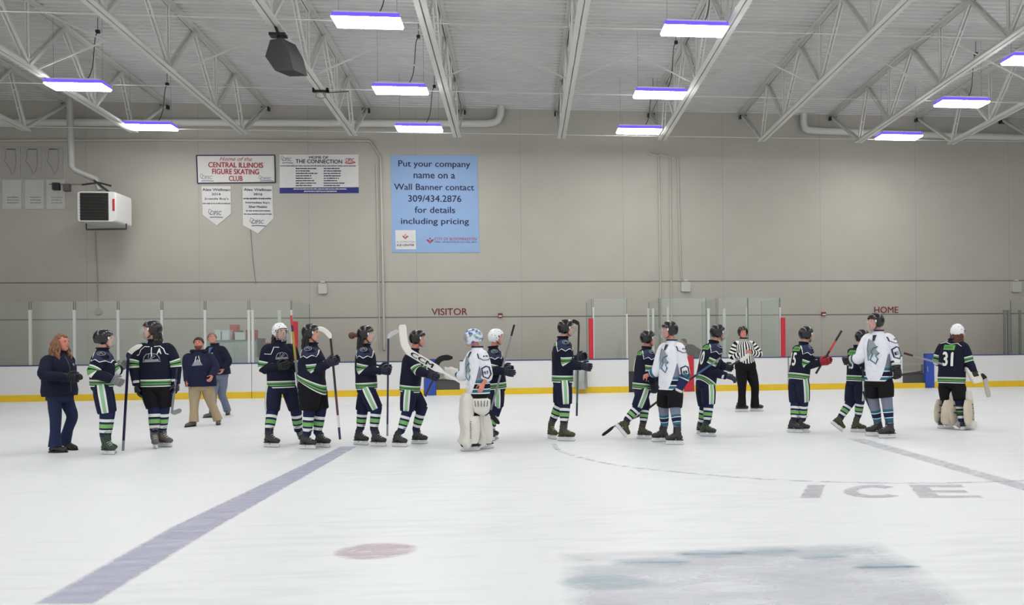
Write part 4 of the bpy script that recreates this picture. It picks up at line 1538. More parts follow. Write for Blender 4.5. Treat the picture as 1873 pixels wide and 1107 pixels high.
        MB().ball(s.head_pt(0, .092, -.056), (.023 * hs, .008 * hs, .006 * hs), s.hl, s.hf, s.hu, 8).build('mouth', LIP, s.t)
        return o

    def hand_frame(s, k):
        S = s.s
        sg = -1 if k == 'R' else 1
        f = (s.hand[k] - s.elb[k]).normalized()
        a = s.arms_in[k]
        p = a.get('palm')
        p = V(p) if p else -s.l * sg
        p = p - f * p.dot(f)
        if p.length < .15:
            p = V((0, 0, -1)) - f * -f.z
        p.normalize()
        t = f.cross(p) * (1 if k == 'R' else -1)
        return f, p, t

    def make_hand(s, mb, k, bare=False, mi=0):
        """palm, four fingers of different lengths and a thumb from the side of the palm"""
        S = s.s
        f, p, t = s.hand_frame(k)
        curl = s.arms_in[k].get('curl', .75)
        w = s.wrist[k]
        g = 1.0 if bare else 1.75
        pw, pt, pl = .040 * S * (g if bare else 1.6), .014 * S * g, .092 * S * (1 if bare else 1.12)
        mb.loft([(w - f * .02 * S, t, p, pw * .72, pt * 1.3, 0), (w + f * .02 * S, t, p, pw * .88, pt * 1.35, 0), (w + f * pl * .7, t, p, pw, pt * 1.2, 0), (w + f * pl, t, p, pw * .96, pt, 0), (w + f * (pl + .006 * S), t, p, pw * .7, pt * .6, 0)], 16, mi, e=2.6)
        r = .0088 * S * (1.0 if bare else 2.15)
        for off, ln in ((.74, .072), (.25, .082), (-.25, .076), (-.74, .060)):
            b = w + f * (pl - .008 * S) + t * off * pw
            d = f.copy()
            pts = [b]
            for q, fr in enumerate((.45, .32, .26)):
                d = (d * math.cos(curl * (.55 if q == 0 else .8)) + p * math.sin(curl * (.55 if q == 0 else .8))).normalized() if q == 0 else rot_about(d, f.cross(p).normalized(), curl * .8)
                pts.append(pts[-1] + d * ln * S * fr * (1.0 if bare else 1.35))
            mb.tube(pts, [r * 1.05, r, r * .95, r * .85], 10, mi, round_ends=True)
        b = w + f * .022 * S + t * pw * .85
        d = (t * .75 + f * .6 + p * .35).normalized()
        p1 = b + d * .036 * S
        d2 = (f * .85 + t * .2 + p * .5 * (.5 + curl)).normalized()
        mb.tube([b - d * .012 * S, p1, p1 + d2 * .03 * S, p1 + d2 * .05 * S + p * .008 * S], [r * 1.25, r * 1.15, r * 1.0, r * .85], 10, mi, round_ends=True)

    # -------------------------------------------------------------- clothing
    def top(s, m_torso, m_sleeve, name='jersey', hem=-.045, collar=True, flare=1.0, sl=1.0, cuff=0.0, hemtilt=0.0, collar_m=None):
        S, g, wd = s.s, s.girth, s.wide
        mb = MB()
        N = 14
        prof = [(0, .205, .165), (.12, .21, .17), (.3, .205, .168), (.5, .208, .170), (.68, .212, .168), (.8, .205, .155), (.88, .172, .130), (.94, .122, .104), (.985, .086, .088), (1.03, .076, .080), (1.07, .072, .078)]
        a = s.pel + s.ax * hem * S
        b = s.neck
        L = (b - a).length
        Y = s.l.cross(s.ax).normalized()
        secs = []
        rnd = random.Random(int(abs(s.pel.x) * 1000))
        for f, rx, ry in prof:
            k = 1.0
            if f < .7: k = g * (flare if f < .2 else 1)
            c = a + s.ax * L * f
            if hemtilt and f < .4:
                c = c + s.ax * 0
            ii = 1 + rnd.uniform(-.02, .02)
            secs.append((c, s.l, Y, rx * S * wd * k * ii, ry * S * k * ii, L * f / S))
        mb.loft(secs, 32, 0, cap0=True, cap1=True, e=2.25)
        if hemtilt:
            # the hem hangs lower on one side: shift along the axis near the hem
            for i in range(32 * 4):
                v = V(mb.v[i]); ring = i // 32
                side = (v - secs[ring][0]).dot(s.f) / (.17 * S)
                v = v - s.ax * hemtilt * S * side * (1 - ring / 4)
                mb.v[i] = tuple(v)
        s.torso_n = len(mb.v)
        for k, sg in (('R', -1), ('L', 1)):
            e2 = s.elb[k].lerp(s.wrist[k], .5)
            end = s.wrist[k] - (s.wrist[k] - s.elb[k]).normalized() * cuff * S
            P = spline([s.sh[k] - s.l * sg * .07 * S + s.ax * .015 * S, s.sh[k] + s.l * sg * .01 * S, s.sh[k].lerp(s.elb[k], .5) + s.l * sg * .012 * S, s.elb[k], s.elb[k].lerp(end, .55), end], 5)
            R = lerp_list([.070, .086, .093, .087, .078, .064], 5)
            R = [r * S * sl * (1 + rnd.uniform(-.025, .025)) for r in R]
            mb.tube(P, R, 24, 1, ref=s.f if abs((s.elb[k] - s.sh[k]).normalized().dot(s.f)) < .8 else Z, t0=-.07, tscale=1 / S)
        s.jbvh = [mb.bvh()]
        o = mb.build(name, [m_torso, m_sleeve], s.t, sharp=1.2)
        s.jersey = o
        if collar:
            cm = MB()
            cc = s.neck + s.ax * .035 * S
            pts = [cc + (s.l * .078 * math.cos(q * math.pi / 8) + Y * .084 * math.sin(q * math.pi / 8)) * S for q in range(17)]
            cm.tube(pts, .014 * S, 8)
            cm.build('collar', collar_m or m_torso, o)
        return o

    def print_on(s, where, shapes, name, mats, du=0, dv=0, size=None, normal=None, up=None, lift=.008):
        S = s.s
        if where in ('front', 'back'):
            n = (s.l.cross(s.ax)).normalized() * (1 if where == 'front' else -1)
            u = s.ax
            c = s.neck - s.ax * .27 * S
        else:   # outer side of a shoulder
            k, sg = ('R', -1) if where == 'shoulder_R' else ('L', 1)
            n = s.l * sg
            u = s.ax
            c = s.sh[k] + s.l * sg * .1 * S
        if normal is not None: n = V(normal).normalized()
        if up is not None: u = V(up)
        r = u.cross(n).normalized()
        c = c + r * du * S + u * dv * S
        return cloth_print(s.jbvh, c, n, u, shapes, name, mats, s.jersey, lift, size or S)

    def near(s):
        return 'R' if s.sh['R'].y < s.sh['L'].y else 'L'

    def hockey_pants(s, m, long=0.0, k=1.0):
        S = s.s
        gg = s.girth * k
        mb = MB()
        Y = s.l.cross(s.ax).normalized()
        mb.loft([(s.pel + s.ax * .10 * S, s.l, Y, .165 * S * s.wide * s.girth, .135 * S * s.girth, 0), (s.pel, s.l, Y, .185 * S * s.wide * gg, .150 * S * gg, 0), (s.pel - Z * .08 * S, s.l, Y, .182 * S * s.wide * gg, .150 * S * gg, 0), (s.pel - Z * .14 * S, s.l, Y, .12 * S * s.wide, .11 * S, 0)], 28, e=2.4)
        mb.u = [1.5] * len(mb.u)
        for k, sg in (('R', -1), ('L', 1)):
            kn = s.knee[k]
            d = (kn - s.hip[k])
            end = s.hip[k] + d * (.98 + long)
            P = [s.hip[k] + s.l * sg * .012 * S, s.hip[k].lerp(end, .35) + s.l * sg * .014 * S, s.hip[k].lerp(end, .7) + s.l * sg * .008 * S, s.hip[k].lerp(end, .96), end]
            g = gg
            mb.tube(P, [.112 * S * g, .122 * S * g, .116 * S * (g * .6 + .4), .108 * S * (g * .5 + .5), .098 * S], 24, ref=s.l * sg, flat=1.06)
        return mb.build('pants', m, s.t, sharp=1.2)

    def trousers(s, m, flare=.075, name='trousers', gk=1.0):
        S = s.s
        mb = MB()
        Y = s.l.cross(s.ax).normalized()
        g = s.girth * gk
        gp = s.girth * max(1, gk)
        mb.loft([(s.pel + s.ax * .10 * S, s.l, Y, .155 * S * s.wide * gp, .12 * S * gp, 0), (s.pel, s.l, Y, .168 * S * s.wide * gp, .13 * S * gp, 0), (s.pel - Z * .07 * S, s.l, Y, .165 * S * s.wide * gp, .13 * S * gp, 0), (s.pel - Z * .12 * S, s.l, Y, .10 * S * s.wide, .09 * S, 0)], 24, e=2.3)
        for k, sg in (('R', -1), ('L', 1)):
            P = spline([s.hip[k] + Z * .02, s.hip[k].lerp(s.knee[k], .5), s.knee[k], s.knee[k].lerp(s.ank[k], .5), s.ank[k] - Z * .035 * S], 4)
            R = lerp_list([.098 * g, .096 * g, .078 * (g * .5 + .5), .07 * (g * .5 + .5), flare], 4)
            mb.tube(P, [r * S for r in R], 20, ref=s.l * sg)
        return mb.build(name, m, s.t, sharp=1.2)

    def socks(s, m, r=1.0):
        S = s.s
        for k in ('R', 'L'):
            a, b = s.ank[k] - (s.knee[k] - s.ank[k]).normalized() * .02 * S, s.knee[k]
            d = b - a
            P = [a, a + d * .2, a + d * .45, a + d * .7, a + d * .9, b + d.normalized() * .05 * S]
            ln = d.length
            MB().tube(P, [.056 * S * r, .066 * S * r, .078 * S * r, .080 * S * r, .086 * S * r, .088 * S * r], 20, ref=s.l, t0=-.02, tscale=1 / S * (.28 * S / max(ln, .15)) ** .5).build('sock', m, s.t)

    def foot_frame(s, k):
        H, T, L = s.ft[k]
        c = (H + T) / 2
        F = (T - H).normalized()
        if not L.get('up'):
            F = V((F.x, F.y, 0)).normalized()
        u = s.ank[k] - c
        u = u - F * u.dot(F)
        if not L.get('up'): u = u.lerp(Z * u.length, .5)
        U = (u - F * u.dot(F)).normalized()
        return c, F, U, F.cross(U)

    def skates(s, m, holder=True):
        S = s.s * .98
        for k in ('R', 'L'):
            c, F, U, X = s.foot_frame(k)
            P = lambda f, u, x=0: c + (F * f + U * u + X * x) * S
            ank = s.ank[k]
            top = ank + (ank - P(-.05, .17)) .normalized() * .02 * S
            mb = MB()
            mb.tube([P(.150, .092), P(.142, .098), P(.115, .106), P(.065, .116), P(.01, .135), P(-.035, .168), P(-.055, .205).lerp(ank, .3), ank.lerp(P(-.055, .22), .25), top],
                    [.012 * S, .032 * S, .040 * S, .044 * S, .050 * S, .055 * S, .056 * S, .058 * S, .062 * S], 18, ref=X)
            mb.ball(P(-.075, .118), (.038 * S, .056 * S, .052 * S), X, F, U, 14)
            mb.ball(P(-.06, .17), (.042 * S, .052 * S, .06 * S), X, F, U, 14)
            mb.loft([(P(0, .070), F, X, .140 * S, .036 * S, 0), (P(.004, .086), F, X, .146 * S, .042 * S, 0)], 24, e=2.6)
            o = mb.build('skate', m, s.t)
            if holder:
                h = MB()
                h.loft([(P(.075, .03), F, X, .055 * S, .008 * S, 0), (P(.07, .072), F, X, .065 * S, .030 * S, 0)], 16, e=3)
                h.loft([(P(-.075, .03), F, X, .05 * S, .008 * S, 0), (P(-.075, .072), F, X, .045 * S, .028 * S, 0)], 16, e=3)
                h.box(P(0, .030), (.29 * S, .016 * S, .034 * S), F, X, U)
                h.build('blade_holder', HOLDER, o)
                r = MB()
                prof = [(-.150, .026), (-.150, .012), (-.135, .001), (.135, .001), (.155, .014), (.158, .028)]
                vs = [P(f_, u_, -.003) for f_, u_ in prof] + [P(f_, u_, .003) for f_, u_ in prof]
                n = len(prof)
                r.add(vs, [tuple(range(n)), tuple(range(2 * n - 1, n - 1, -1))] + [(i, (i + 1) % n, n + (i + 1) % n, n + i) for i in range(n)])
                r.build('runner', STEEL, o, False)
            tg = MB()
            tp = top + (F * .045 + U * .02) * S
            tg.loft([(P(.02, .17), X, U, .028 * S, .012 * S, 0), (P(.01, .215), X, F, .034 * S, .012 * S, 0), (tp, X, F, .038 * S, .010 * S, 0), (tp + (F * .03 + U * .02) * S, X, F, .032 * S, .007 * S, 0)], 14, e=3)
            tg.build('tongue', m, o)
            lc = MB()
            for q in range(4):
                b0 = P(.075 - .028 * q, .150 + .022 * q)
                lc.tube([b0 - X * .03 * S, b0 + (U + F * .4).normalized() * .012 * S, b0 + X * .03 * S], .0045 * S, 6)
            lc.build('lace', LACE, o)

    def shoes(s, m):
        S = s.s
        for k in ('R', 'L'):
            c, F, U, X = s.foot_frame(k)
            P = lambda f, u: c + (F * f + U * u) * S
            mb = MB()
            mb.tube([P(.150, .030), P(.135, .036), P(.10, .042), P(.04, .055), P(-.03, .08), P(-.06, .12)], [.014 * S, .032 * S, .041 * S, .043 * S, .048 * S, .048 * S], 16, ref=X)
            mb.ball(P(-.07, .05), (.036 * S, .05 * S, .045 * S), X, F, U, 12)
            o = mb.build('shoe', m, s.t)
            MB().loft([(P(.02, .001), F, X, .145 * S, .042 * S, 0), (P(.02, .020), F, X, .148 * S, .044 * S, 0)], 24, e=2.5).build('sole', BLACK, o)

    def gloves(s, m, which=('R', 'L'), trim=None, long=1.0):
        S = s.s
        for k in which:
            f, p, t = s.hand_frame(k)
            mb = MB()
            s.make_hand(mb, k, bare=False)
            w = s.wrist[k]
            o = mb.build('glove', m, s.t)
            # padded rolls on the back of the hand
            rb = MB()
            for q in range(3):
                c = w + f * (.035 + .028 * q) * S - p * .024 * S
                rb.tube([c - t * .042 * S, c - p * .006 * S, c + t * .042 * S], .017 * S, 8, round_ends=True)
            rb.build('back_pad', m, o)
            cf = MB()
            ln = .12 * long
            cf.tube([w - f * ln * S, w - f * (ln - .012) * S, w - f * .05 * S, w + f * .012 * S], [.066 * S, .076 * S, .070 * S, .058 * S], 18, ref=t, flat=.86)
            cf.build('cuff', m, o)
            if trim is not None:
                tm = MB()
                c = w - f * .055 * S
                tm.tube([c - f * .02 * S, c + f * .016 * S], [.0745 * S, .0715 * S], 18, ref=t, flat=.87)
                tm.build('cuff_trim', trim, o)

    # -------------------------------------------------------------- head gear
    def shell(s, edge, k0=1.0, thick=.93, m=None, name='helmet', N=40, K=10, skip=None, up=.018, parent=None):
        hs = s.hs * k0
        c = s.head + s.hu * up * s.hs
        mb = MB()

        def pt(az, e, sc):
            ridge = 1 + .022 * max(0, math.cos(az * 2)) * max(0, math.sin(e)) + .016 * (1 if e < math.radians(22) else 0)
            q = sc * ridge
            return c + (s.hf * math.cos(az) * .124 + s.hl * math.sin(az) * .102) * math.cos(e) ** .85 * hs * q + s.hu * .118 * math.sin(e) * hs * q - s.hf * .012 * hs
        for sc, flip in ((1.0, False), (thick, True)):
            vs, fs = [], []
            for j in range(N):
                az = 2 * math.pi * j / N
                eb = math.radians(edge(abs(math.degrees(az if az <= math.pi else az - 2 * math.pi))))
                for i in range(K + 1):
                    e = math.pi / 2 - .02 - (math.pi / 2 - .02 - eb) * i / K
                    vs.append(pt(az, e, sc) if e > -1.45 else pt(az, e, sc))
            for j in range(N):
                for i in range(K):
                    if skip and skip(j, i, N, K): continue
                    a, b = j * (K + 1) + i, ((j + 1) % N) * (K + 1) + i
                    fs.append((a, b, b + 1, a + 1))
            mb.add(vs, fs)
        n = N * (K + 1)
        rim = []
        for j in range(N):
            a, b = j * (K + 1) + K, ((j + 1) % N) * (K + 1) + K
            rim.append((a, b, b + n, a + n))
        for sc, o in ((0, 0), (1, n)):
            rim.append(tuple(o + j * (K + 1) for j in range(N)))
        mb.f += rim; mb.m += [0] * len(rim)
        o = mb.build(name, m, parent or s.t, sharp=.7)
        s.hpt = pt
        return o

    def helmet(s, m, face='visor', dots=None, clip=True, wire=None, brim=False):
        def edge(a):
            T = [(0, 20), (38, 18), (58, 4), (70, -46), (104, -52), (124, -42), (150, -40), (180, -40)]
            for (a0, e0), (a1, e1) in zip(T, T[1:]):
                if a <= a1:
                    q = (a - a0) / (a1 - a0); q = q * q * (3 - 2 * q)
                    return e0 + (e1 - e0) * q
            return T[-1][1]
        o = s.shell(edge, k0=1.08, m=m, up=.022)
        hs = s.hs
        R = math.radians
        if dots:
            d = MB()
            for az, e in ((25, 50), (-25, 50), (60, 40), (-60, 40), (95, 45), (-95, 45), (140, 35), (-140, 35), (90, 5), (-90, 5), (80, -12), (-80, -12), (115, 10), (-115, 10), (40, 30), (-40, 30)):
                p = s.hpt(R(az), R(e), 1.012); nn = (p - s.head).normalized()
                x = nn.orthogonal().normalized()
                d.ball(p, (.008 * hs, .008 * hs, .003 * hs), x, nn.cross(x), nn, 8)
            d.build('vent_hole', dots, o)
        if clip:
            for q in (-1, 1):
                p = s.hpt(R(64 * q), R(-2), 1.06)
                MB().box(p, (.016 * hs, .010 * hs, .036 * hs), s.hf, s.hl, s.hu).build('visor_clip', HELM_W if m is not HELM_W else HELM_B, o, False)
        st = MB()
        for q in (-1, 1):
            st.tube(spline([s.hpt(R(84 * q), R(-34), .98), s.head_pt(q * .062, .045, -.105), s.head_pt(0, .062, -.132)], 4), .006 * hs, 6)
        st.build('chin_strap', BLACK, o)

        def fp(az, e):
            return s.head + s.hu * .0 + (s.hf * math.cos(az) * .166 + s.hl * math.sin(az) * .118) * math.cos(e) * hs + s.hu * .155 * math.sin(e) * hs
        if face == 'visor' or face == 'half':
            lo = -58 if face == 'visor' else -12
            mb = MB(); vs, fs = [], []
            na, ne = 16, 8
            for i in range(ne + 1):
                e = R(14 + (lo - 14) * i / ne)
                am = 74 - (18 * (i / ne) ** 2)
                for j in range(na + 1):
                    vs.append(fp(R(-am + 2 * am * j / na), e))
            for i in range(ne):
                for j in range(na):
                    a = i * (na + 1) + j
                    fs.append((a, a + 1, a + na + 2, a + na + 1))
            mb.add(vs, fs)
            mb.build('visor', VISOR, o)
            ed = MB()
            ed.tube([vs[ne * (na + 1) + j] for j in range(na + 1)], .0035 * hs, 6)
            ed.build('visor_rim', WIRE, o)
        elif face == 'cage':
            wm = wire or WIRE
            mb = MB()
            for e in (14, 2, -10, -22, -34, -46, -57):
                am = 70 if e > -40 else 52
                mb.tube([fp(R(-am + 2 * am * j / 12), R(e)) for j in range(13)], .0038 * hs, 6)
            for az in (-70, -46, -28, -10, 10, 28, 46, 70):
                lo = -57 if abs(az) < 60 else -36
                mb.tube([fp(R(az), R(14 + (lo - 14) * j / 8)) for j in range(9)], .0038 * hs, 6)
            mb.build('face_cage', wm, o)
        return o

    def goalie_mask(s, m):
        def edge(a):
            T = [(0, -62), (50, -60), (75, -46), (110, -30), (180, -20)]
            for (a0, e0), (a1, e1) in zip(T, T[1:]):
                if a <= a1: return e0 + (e1 - e0) * (a - a0) / (a1 - a0)
            return -20

        def skip(j, i, N, K):
            az = 360 * (j + .5) / N
            az = abs(az - 360 if az > 180 else az)
            eb = edge(az)
            e = 88 - (88 - eb) * (i + .5) / K
            return az < 48 and -28 < e < 22
        o = s.shell(edge, k0=1.12, m=m, name='goalie_mask', N=48, K=20, skip=skip, up=.01)
        R = math.radians
        mb = MB()
        for e in (20, 10, 0, -10, -20, -28):
            mb.tube([s.hpt(R(-48 + 8 * j), R(e), 1.06) for j in range(13)], .004, 6)
        for az in (-46, -24, 0, 24, 46):
            mb.tube([s.hpt(R(az), R(22 - 10 * j), 1.06) for j in range(6)], .004, 6)
        mb.build('face_cage', WIRE, o)
        return o

    def hair(s, m, style, seed=1):
        hs = s.hs
        rnd = random.Random(seed)
        mb = MB()
        if style in ('short', 'curly'):
            def edge(a):
                T = [(0, 30), (50, 22), (75, -6), (100, -14), (180, -32)]
                for (a0, e0), (a1, e1) in zip(T, T[1:]):
                    if a <= a1: return e0 + (e1 - e0) * (a - a0) / (a1 - a0)
                return -30
            if style == 'short':
                return s.shell(edge, k0=.92, thick=.8, m=m, name='hair', up=.01)
        n = {'long': 80, 'curly': 80, 'tail': 16, 'bun': 16, 'fringe': 26}[style]
        for i in range(n):
            az = rnd.uniform(95, 265) if style != 'curly' else rnd.uniform(62, 298)
            if style == 'tail': az = rnd.uniform(160, 200)
            a = math.radians(az)
            e = math.radians(rnd.uniform(-22, 8) if style != 'curly' else rnd.uniform(-5, 80))
            st = s.head + (s.hf * math.cos(a) * .098 + s.hl * math.sin(a) * .082) * math.cos(e) * hs + s.hu * .112 * math.sin(e) * hs - s.hf * .01
            out = (s.hf * math.cos(a) + s.hl * math.sin(a)).normalized()
            L = {'long': rnd.uniform(.2, .33), 'curly': rnd.uniform(.22, .32) + .04 * math.sin(e), 'tail': rnd.uniform(.3, .4), 'bun': .1, 'fringe': rnd.uniform(.08, .15)}[style] * hs
            pts = [st]
            k = 7
            for j in range(1, k + 1):
                q = j / k
                w = .012 if style != 'curly' else .022
                off = out * (.02 * math.sin(q * 2.5) + (.035 * q if style == 'curly' else .012 * q)) * hs
                wav = V((rnd.uniform(-w, w), rnd.uniform(-w, w), 0))
                pts.append(st + off + wav - Z * L * q)
            mb.tube(spline(pts, 2), [.009 * hs * (1 if style != 'curly' else 1.6)] * (2 * k) + [.005 * hs], 6)
        if style == 'curly':
            for i in range(60):
                a = rnd.uniform(70, 290); e = math.radians(rnd.uniform(5, 88)); a = math.radians(a)
                mb.ball(s.head + ((s.hf * math.cos(a) * .09 + s.hl * math.sin(a) * .078) * math.cos(e) + s.hu * .118 * math.sin(e)) * hs, rnd.uniform(.02, .03) * hs, n=8)
            for i in range(26):
                a = math.radians(rnd.uniform(-70, 70)); e = math.radians(rnd.uniform(42, 85))
                mb.ball(s.head + ((s.hf * math.cos(a) * .092 + s.hl * math.sin(a) * .078) * math.cos(e) + s.hu * .118 * math.sin(e)) * hs, rnd.uniform(.018, .026) * hs, n=8)
        if style == 'bun':
            c = s.head_pt(0, -.20, .0)
            mb.ball(c, (.05 * hs, .052 * hs, .05 * hs), n=12)
            mb.tube([s.head_pt(0, -.1, -.02), c], [.03 * hs, .035 * hs], 8)
        return mb.build('hair', m, s.t)

    def beard(s, m):
        hs = s.hs
        mb = MB()
        mb.loft([(s.head_pt(0, cf, u), s.hl, s.hf, rx * hs, ry * hs, 0) for u, cf, rx, ry in ((-.142, .06, .02, .02), (-.125, .052, .042, .038), (-.095, .040, .060, .062), (-.068, .026, .070, .076), (-.05, .018, .071, .078))], 20)
        return mb.build('beard', m, s.t)

    def long_hair_collar(s):
        pass

    # -------------------------------------------------------------- goalie equipment
    def leg_pads(s, m, text=None, tone=None, k_=1.3, top=.26, wing=1.0):
        S = s.s
        for k, sg in (('R', -1), ('L', 1)):
            c, F, U, X = s.foot_frame(k)
            fw = s.f if s.f.dot(F) > .3 else F
            fw = (F + s.f).normalized() if (F + s.f).length > .2 else F
            lat = Z.cross(fw).normalized()
            kn, an = s.knee[k], s.ank[k]
            toe = c + F * .13 * S + Z * .09 * S
            pth = [kn + Z * top * S + fw * .07 * S, kn + Z * .06 * S + fw * .075 * S, kn - Z * .04 * S + fw * .095 * S, kn.lerp(an, .5) + fw * .085 * S, an.lerp(kn, .12) + fw * .085 * S, an - Z * .06 * S + fw * .11 * S, toe]
            P = spline(pth, 4)
            secs = []
            for i, p in enumerate(P):
                d = (P[min(i + 1, len(P) - 1)] - P[max(i - 1, 0)]).normalized()
                y = d.cross(lat).normalized()
                q = i / (len(P) - 1)
                w = (.118 + .02 * math.sin(q * 3.1)) * S * k_
                th = (.055 + .012 * math.sin(q * 9)) * S * k_
                if i == 0 or i == len(P) - 1: w, th = w * .8, th * .5
                secs.append((p, lat, y, w, th, 0))
            mb = MB().loft(secs, 24, e=3.6)
            bv = mb.bvh()
            o = mb.build('leg_pad', m, s.t, sharp=.9)
            # side wings that wrap the calf
            wg = MB()
            for q in (-1, 1):
                wg.loft([(kn + Z * .02 * S + lat * q * .115 * S * k_, fw, lat, .085 * S * k_ * wing, .03 * S, 0), (kn.lerp(an, .25) + lat * q * .112 * S * k_, fw, lat, .11 * S * k_ * wing, .046 * S, 0), (kn.lerp(an, .6) + lat * q * .11 * S * k_, fw, lat, .115 * S * k_ * wing, .052 * S, 0), (an + lat * q * .1 * S * k_, fw, lat, .10 * S * k_ * wing, .04 * S, 0), (an + lat * q * .1 * S * k_ - Z * .06 * S, fw, lat, .07 * S * k_ * wing, .02 * S, 0)], 16, e=2.3)
            wg.build('calf_wing', tone or m, o)
            sp = MB()
            for q in (.25, .6):
                z = kn.lerp(an, q)
                sp.tube([z + lat * .125 * S, z - fw * .09 * S + lat * .07 * S, z - fw * .105 * S, z - fw * .09 * S - lat * .07 * S, z - lat * .125 * S], .014 * S, 8)
            sp.build('strap', BLACK, o)
            if text and k == s.near():
                wid = .30
                if text == 'marks':      # lettering too blurred to read
                    sv, fs = [], []
                    for j in range(9):
                        a_, b_ = stroke2d([(-.012, .13 - .03 * j), (.014, .125 - .03 * j), (-.01, .118 - .03 * j)], .008)
                        fs += [tuple(i + len(sv) for i in f) for f in b_]; sv += a_
                else:
                    vs, fs = text_shape(text, 0)
                    sv = [((b - .5) * .055 * -1, (a - .5) * wid) for a, b in vs]
                n = lat * (-1 if lat.y > 0 else 1)
                cc = kn.lerp(an, .55) + n * .16 * S + fw * .06 * S
                cloth_print([bv, wg.bvh()], cc, n, (kn - an).normalized(), [(sv, fs, 0)], 'pad_lettering', [PRINT_N], o, .006, S)


# -------------------------------------------------------------------- sticks
TAPE_W = mat('white_tape', srgb(222, 222, 216), .8, bump=.2, bscale=40)
TAPE_B = mat('black_tape', srgb(18, 18, 20), .8, bump=.2, bscale=40)
SHAFT_N = mat('shaft_navy', srgb(30, 32, 66), .35)
SHAFT_B = mat('shaft_black', srgb(26, 26, 30), .35)
SHAFT_G = mat('shaft_grey', srgb(130, 134, 140), .35)
SHAFT_W = mat('shaft_white', srgb(214, 216, 216), .35)
SHAFT_Y = mat('shaft_yellow', srgb(176, 158, 48), .4)
SHAFT_R = mat('shaft_red', srgb(196, 58, 64), .4)
SHAFT_BLUE = mat('shaft_blue', srgb(46, 84, 132), .35)


def stick(crop, label, y, butt, heel, blade=None, shaft=None, blade_m=None, butt_m=None, y2=None, w=.03, tape=.12, blade_h=.07, toe_m=None, cat='hockey stick'):
    """shaft from butt to heel (pixels of the crop), y depth at the butt, y2 at the heel"""
    c = lambda p: cr(crop, p)
    y2 = y if y2 is None else y2
    a, b = at_y(*c(butt), y), at_y(*c(heel), y2)
    t = thing('hockey_stick', (a + b) / 2, label, cat)
    d = b - a
    nrm = V((0, 1, 0))
    segs = shaft or [(0, 1, SHAFT_N)]
    mats, mb = [], MB()
    for lo, hi, m in segs:
        if m not in mats: mats.append(m)
        mb.bar(a + d * lo, a + d * hi, w, .021, nrm, mats.index(m))
    mb.build('shaft', mats, t, False)
    if butt_m:
        q = MB()
        q.tube([a - d.normalized() * .01, a + d.normalized() * .015, a + d.normalized() * .02, a + d * tape], [.021, .021, .0185, .0175], 10)
        q.build('grip_tape', butt_m, t)
    if blade:
        P = spline([at_y(*c(p), y2) for p in blade], 4)
        n = len(P)
        P = [p + V((0, .02 * math.sin(i / (n - 1) * 1.6), 0)) for i, p in enumerate(P)]
        secs = []
        for i, p in enumerate(P):
            dd = (P[min(i + 1, n - 1)] - P[max(i - 1, 0)]).normalized()
            x = V((0, 1, 0)).cross(dd).normalized()
            q = i / (n - 1)
            h = blade_h / 2 * (.45 + .55 * min(1, q * 4)) * (1 if q < .9 else .75 if q < 1 else .4)
            secs.append((p, x, V((0, 1, 0)), h, .006, 0))
        k = int(n * .45)
        if toe_m:
            bo = MB().loft(secs[:k + 1], 12, e=4).build('blade', blade_m or BLACK, t)
            MB().loft([(s_[0], s_[1], s_[2], s_[3] * 1.04, s_[4] * 1.2, 0) for s_ in secs[k:]], 12, e=4).build('blade_tape', toe_m, bo)
        else:
            MB().loft(secs, 12, e=4).build('blade', blade_m or BLACK, t)
    return t


# -------------------------------------------------------------------- prints
def crest_shapes():
    """oval crest with a triangular figure, outlined"""
    out = []
    v, f = stroke2d([(-.115, -.05), (-.10, .02), (-.07, .06), (0, .075), (.07, .055), (.10, .01), (.115, -.05)], .012, True); out.append((v, f, 0))
    v, f = stroke2d([(-.03, .06), (-.05, -.03), (.05, .03), (.02, .05), (-.02, .0), (.05, -.04)], .012); out.append((v, f, 0))
    v, f = fill2d([(-.10, -.045), (-.085, -.012), (-.03, -.02), (.03, -.02), (.09, -.012), (.10, -.045)]); out.append((v, f, 1))
    return out


def yoke_shapes():
    fill = [(-.115, .10), (-.12, .0), (-.11, -.07), (-.06, -.045), (-.005, -.085), (.055, -.045), (.105, -.055), (.12, .0), (.115, .10)]
    v, f = stroke2d(fill, .011)
    return [(*fill2d(fill), 0), (v, f, 1)]


def oval_shapes(word=False):
    v, f = stroke2d(ellipse2d(0, 0, .045, .03, 16), .008, True)
    out = [(v, f, 0)]
    v, f = stroke2d([(-.025, -.005), (0, .012), (.025, -.006)], .012); out.append((v, f, 0))
    return out


def text_shapes(body, w, h, mi=0, bold=.03, outline=False):
    vs, fs = text_shape(body, bold)
    n0 = _LAY[(body, bold, 0.0)]
    nf = len(fs) // (len(vs) // n0)
    return [([((a - .5) * w, (b - .5) * h) for a, b in vs[k * n0:(k + 1) * n0]], fs[:nf], mi) for k in range(len(vs) // n0)]


def plate_shapes(w, h, seed):
    out = [(*fill2d([(-w / 2, -h / 2), (w / 2, -h / 2), (w / 2, h / 2), (-w / 2, h / 2)]), 0)]
    r = random.Random(seed)
    x = -w * .36
    while x < w * .36:
        v, f = stroke2d([(x, -h * .25), (x + .004, h * .25), (x + .016, h * .2), (x + .006, 0), (x + .018, -h * .22)], .006)
        out.append((v, f, 1)); x += .03
    return out


def shield_shapes(body):
    hexa = [(-.05, .075), (.02, .095), (.06, .07), (.062, -.04), (.01, -.095), (-.055, -.05)]
    v, f = stroke2d(hexa, .02, True)
    return [(v, f, 0)] + text_shapes(body, .07, .05, 0, .03)


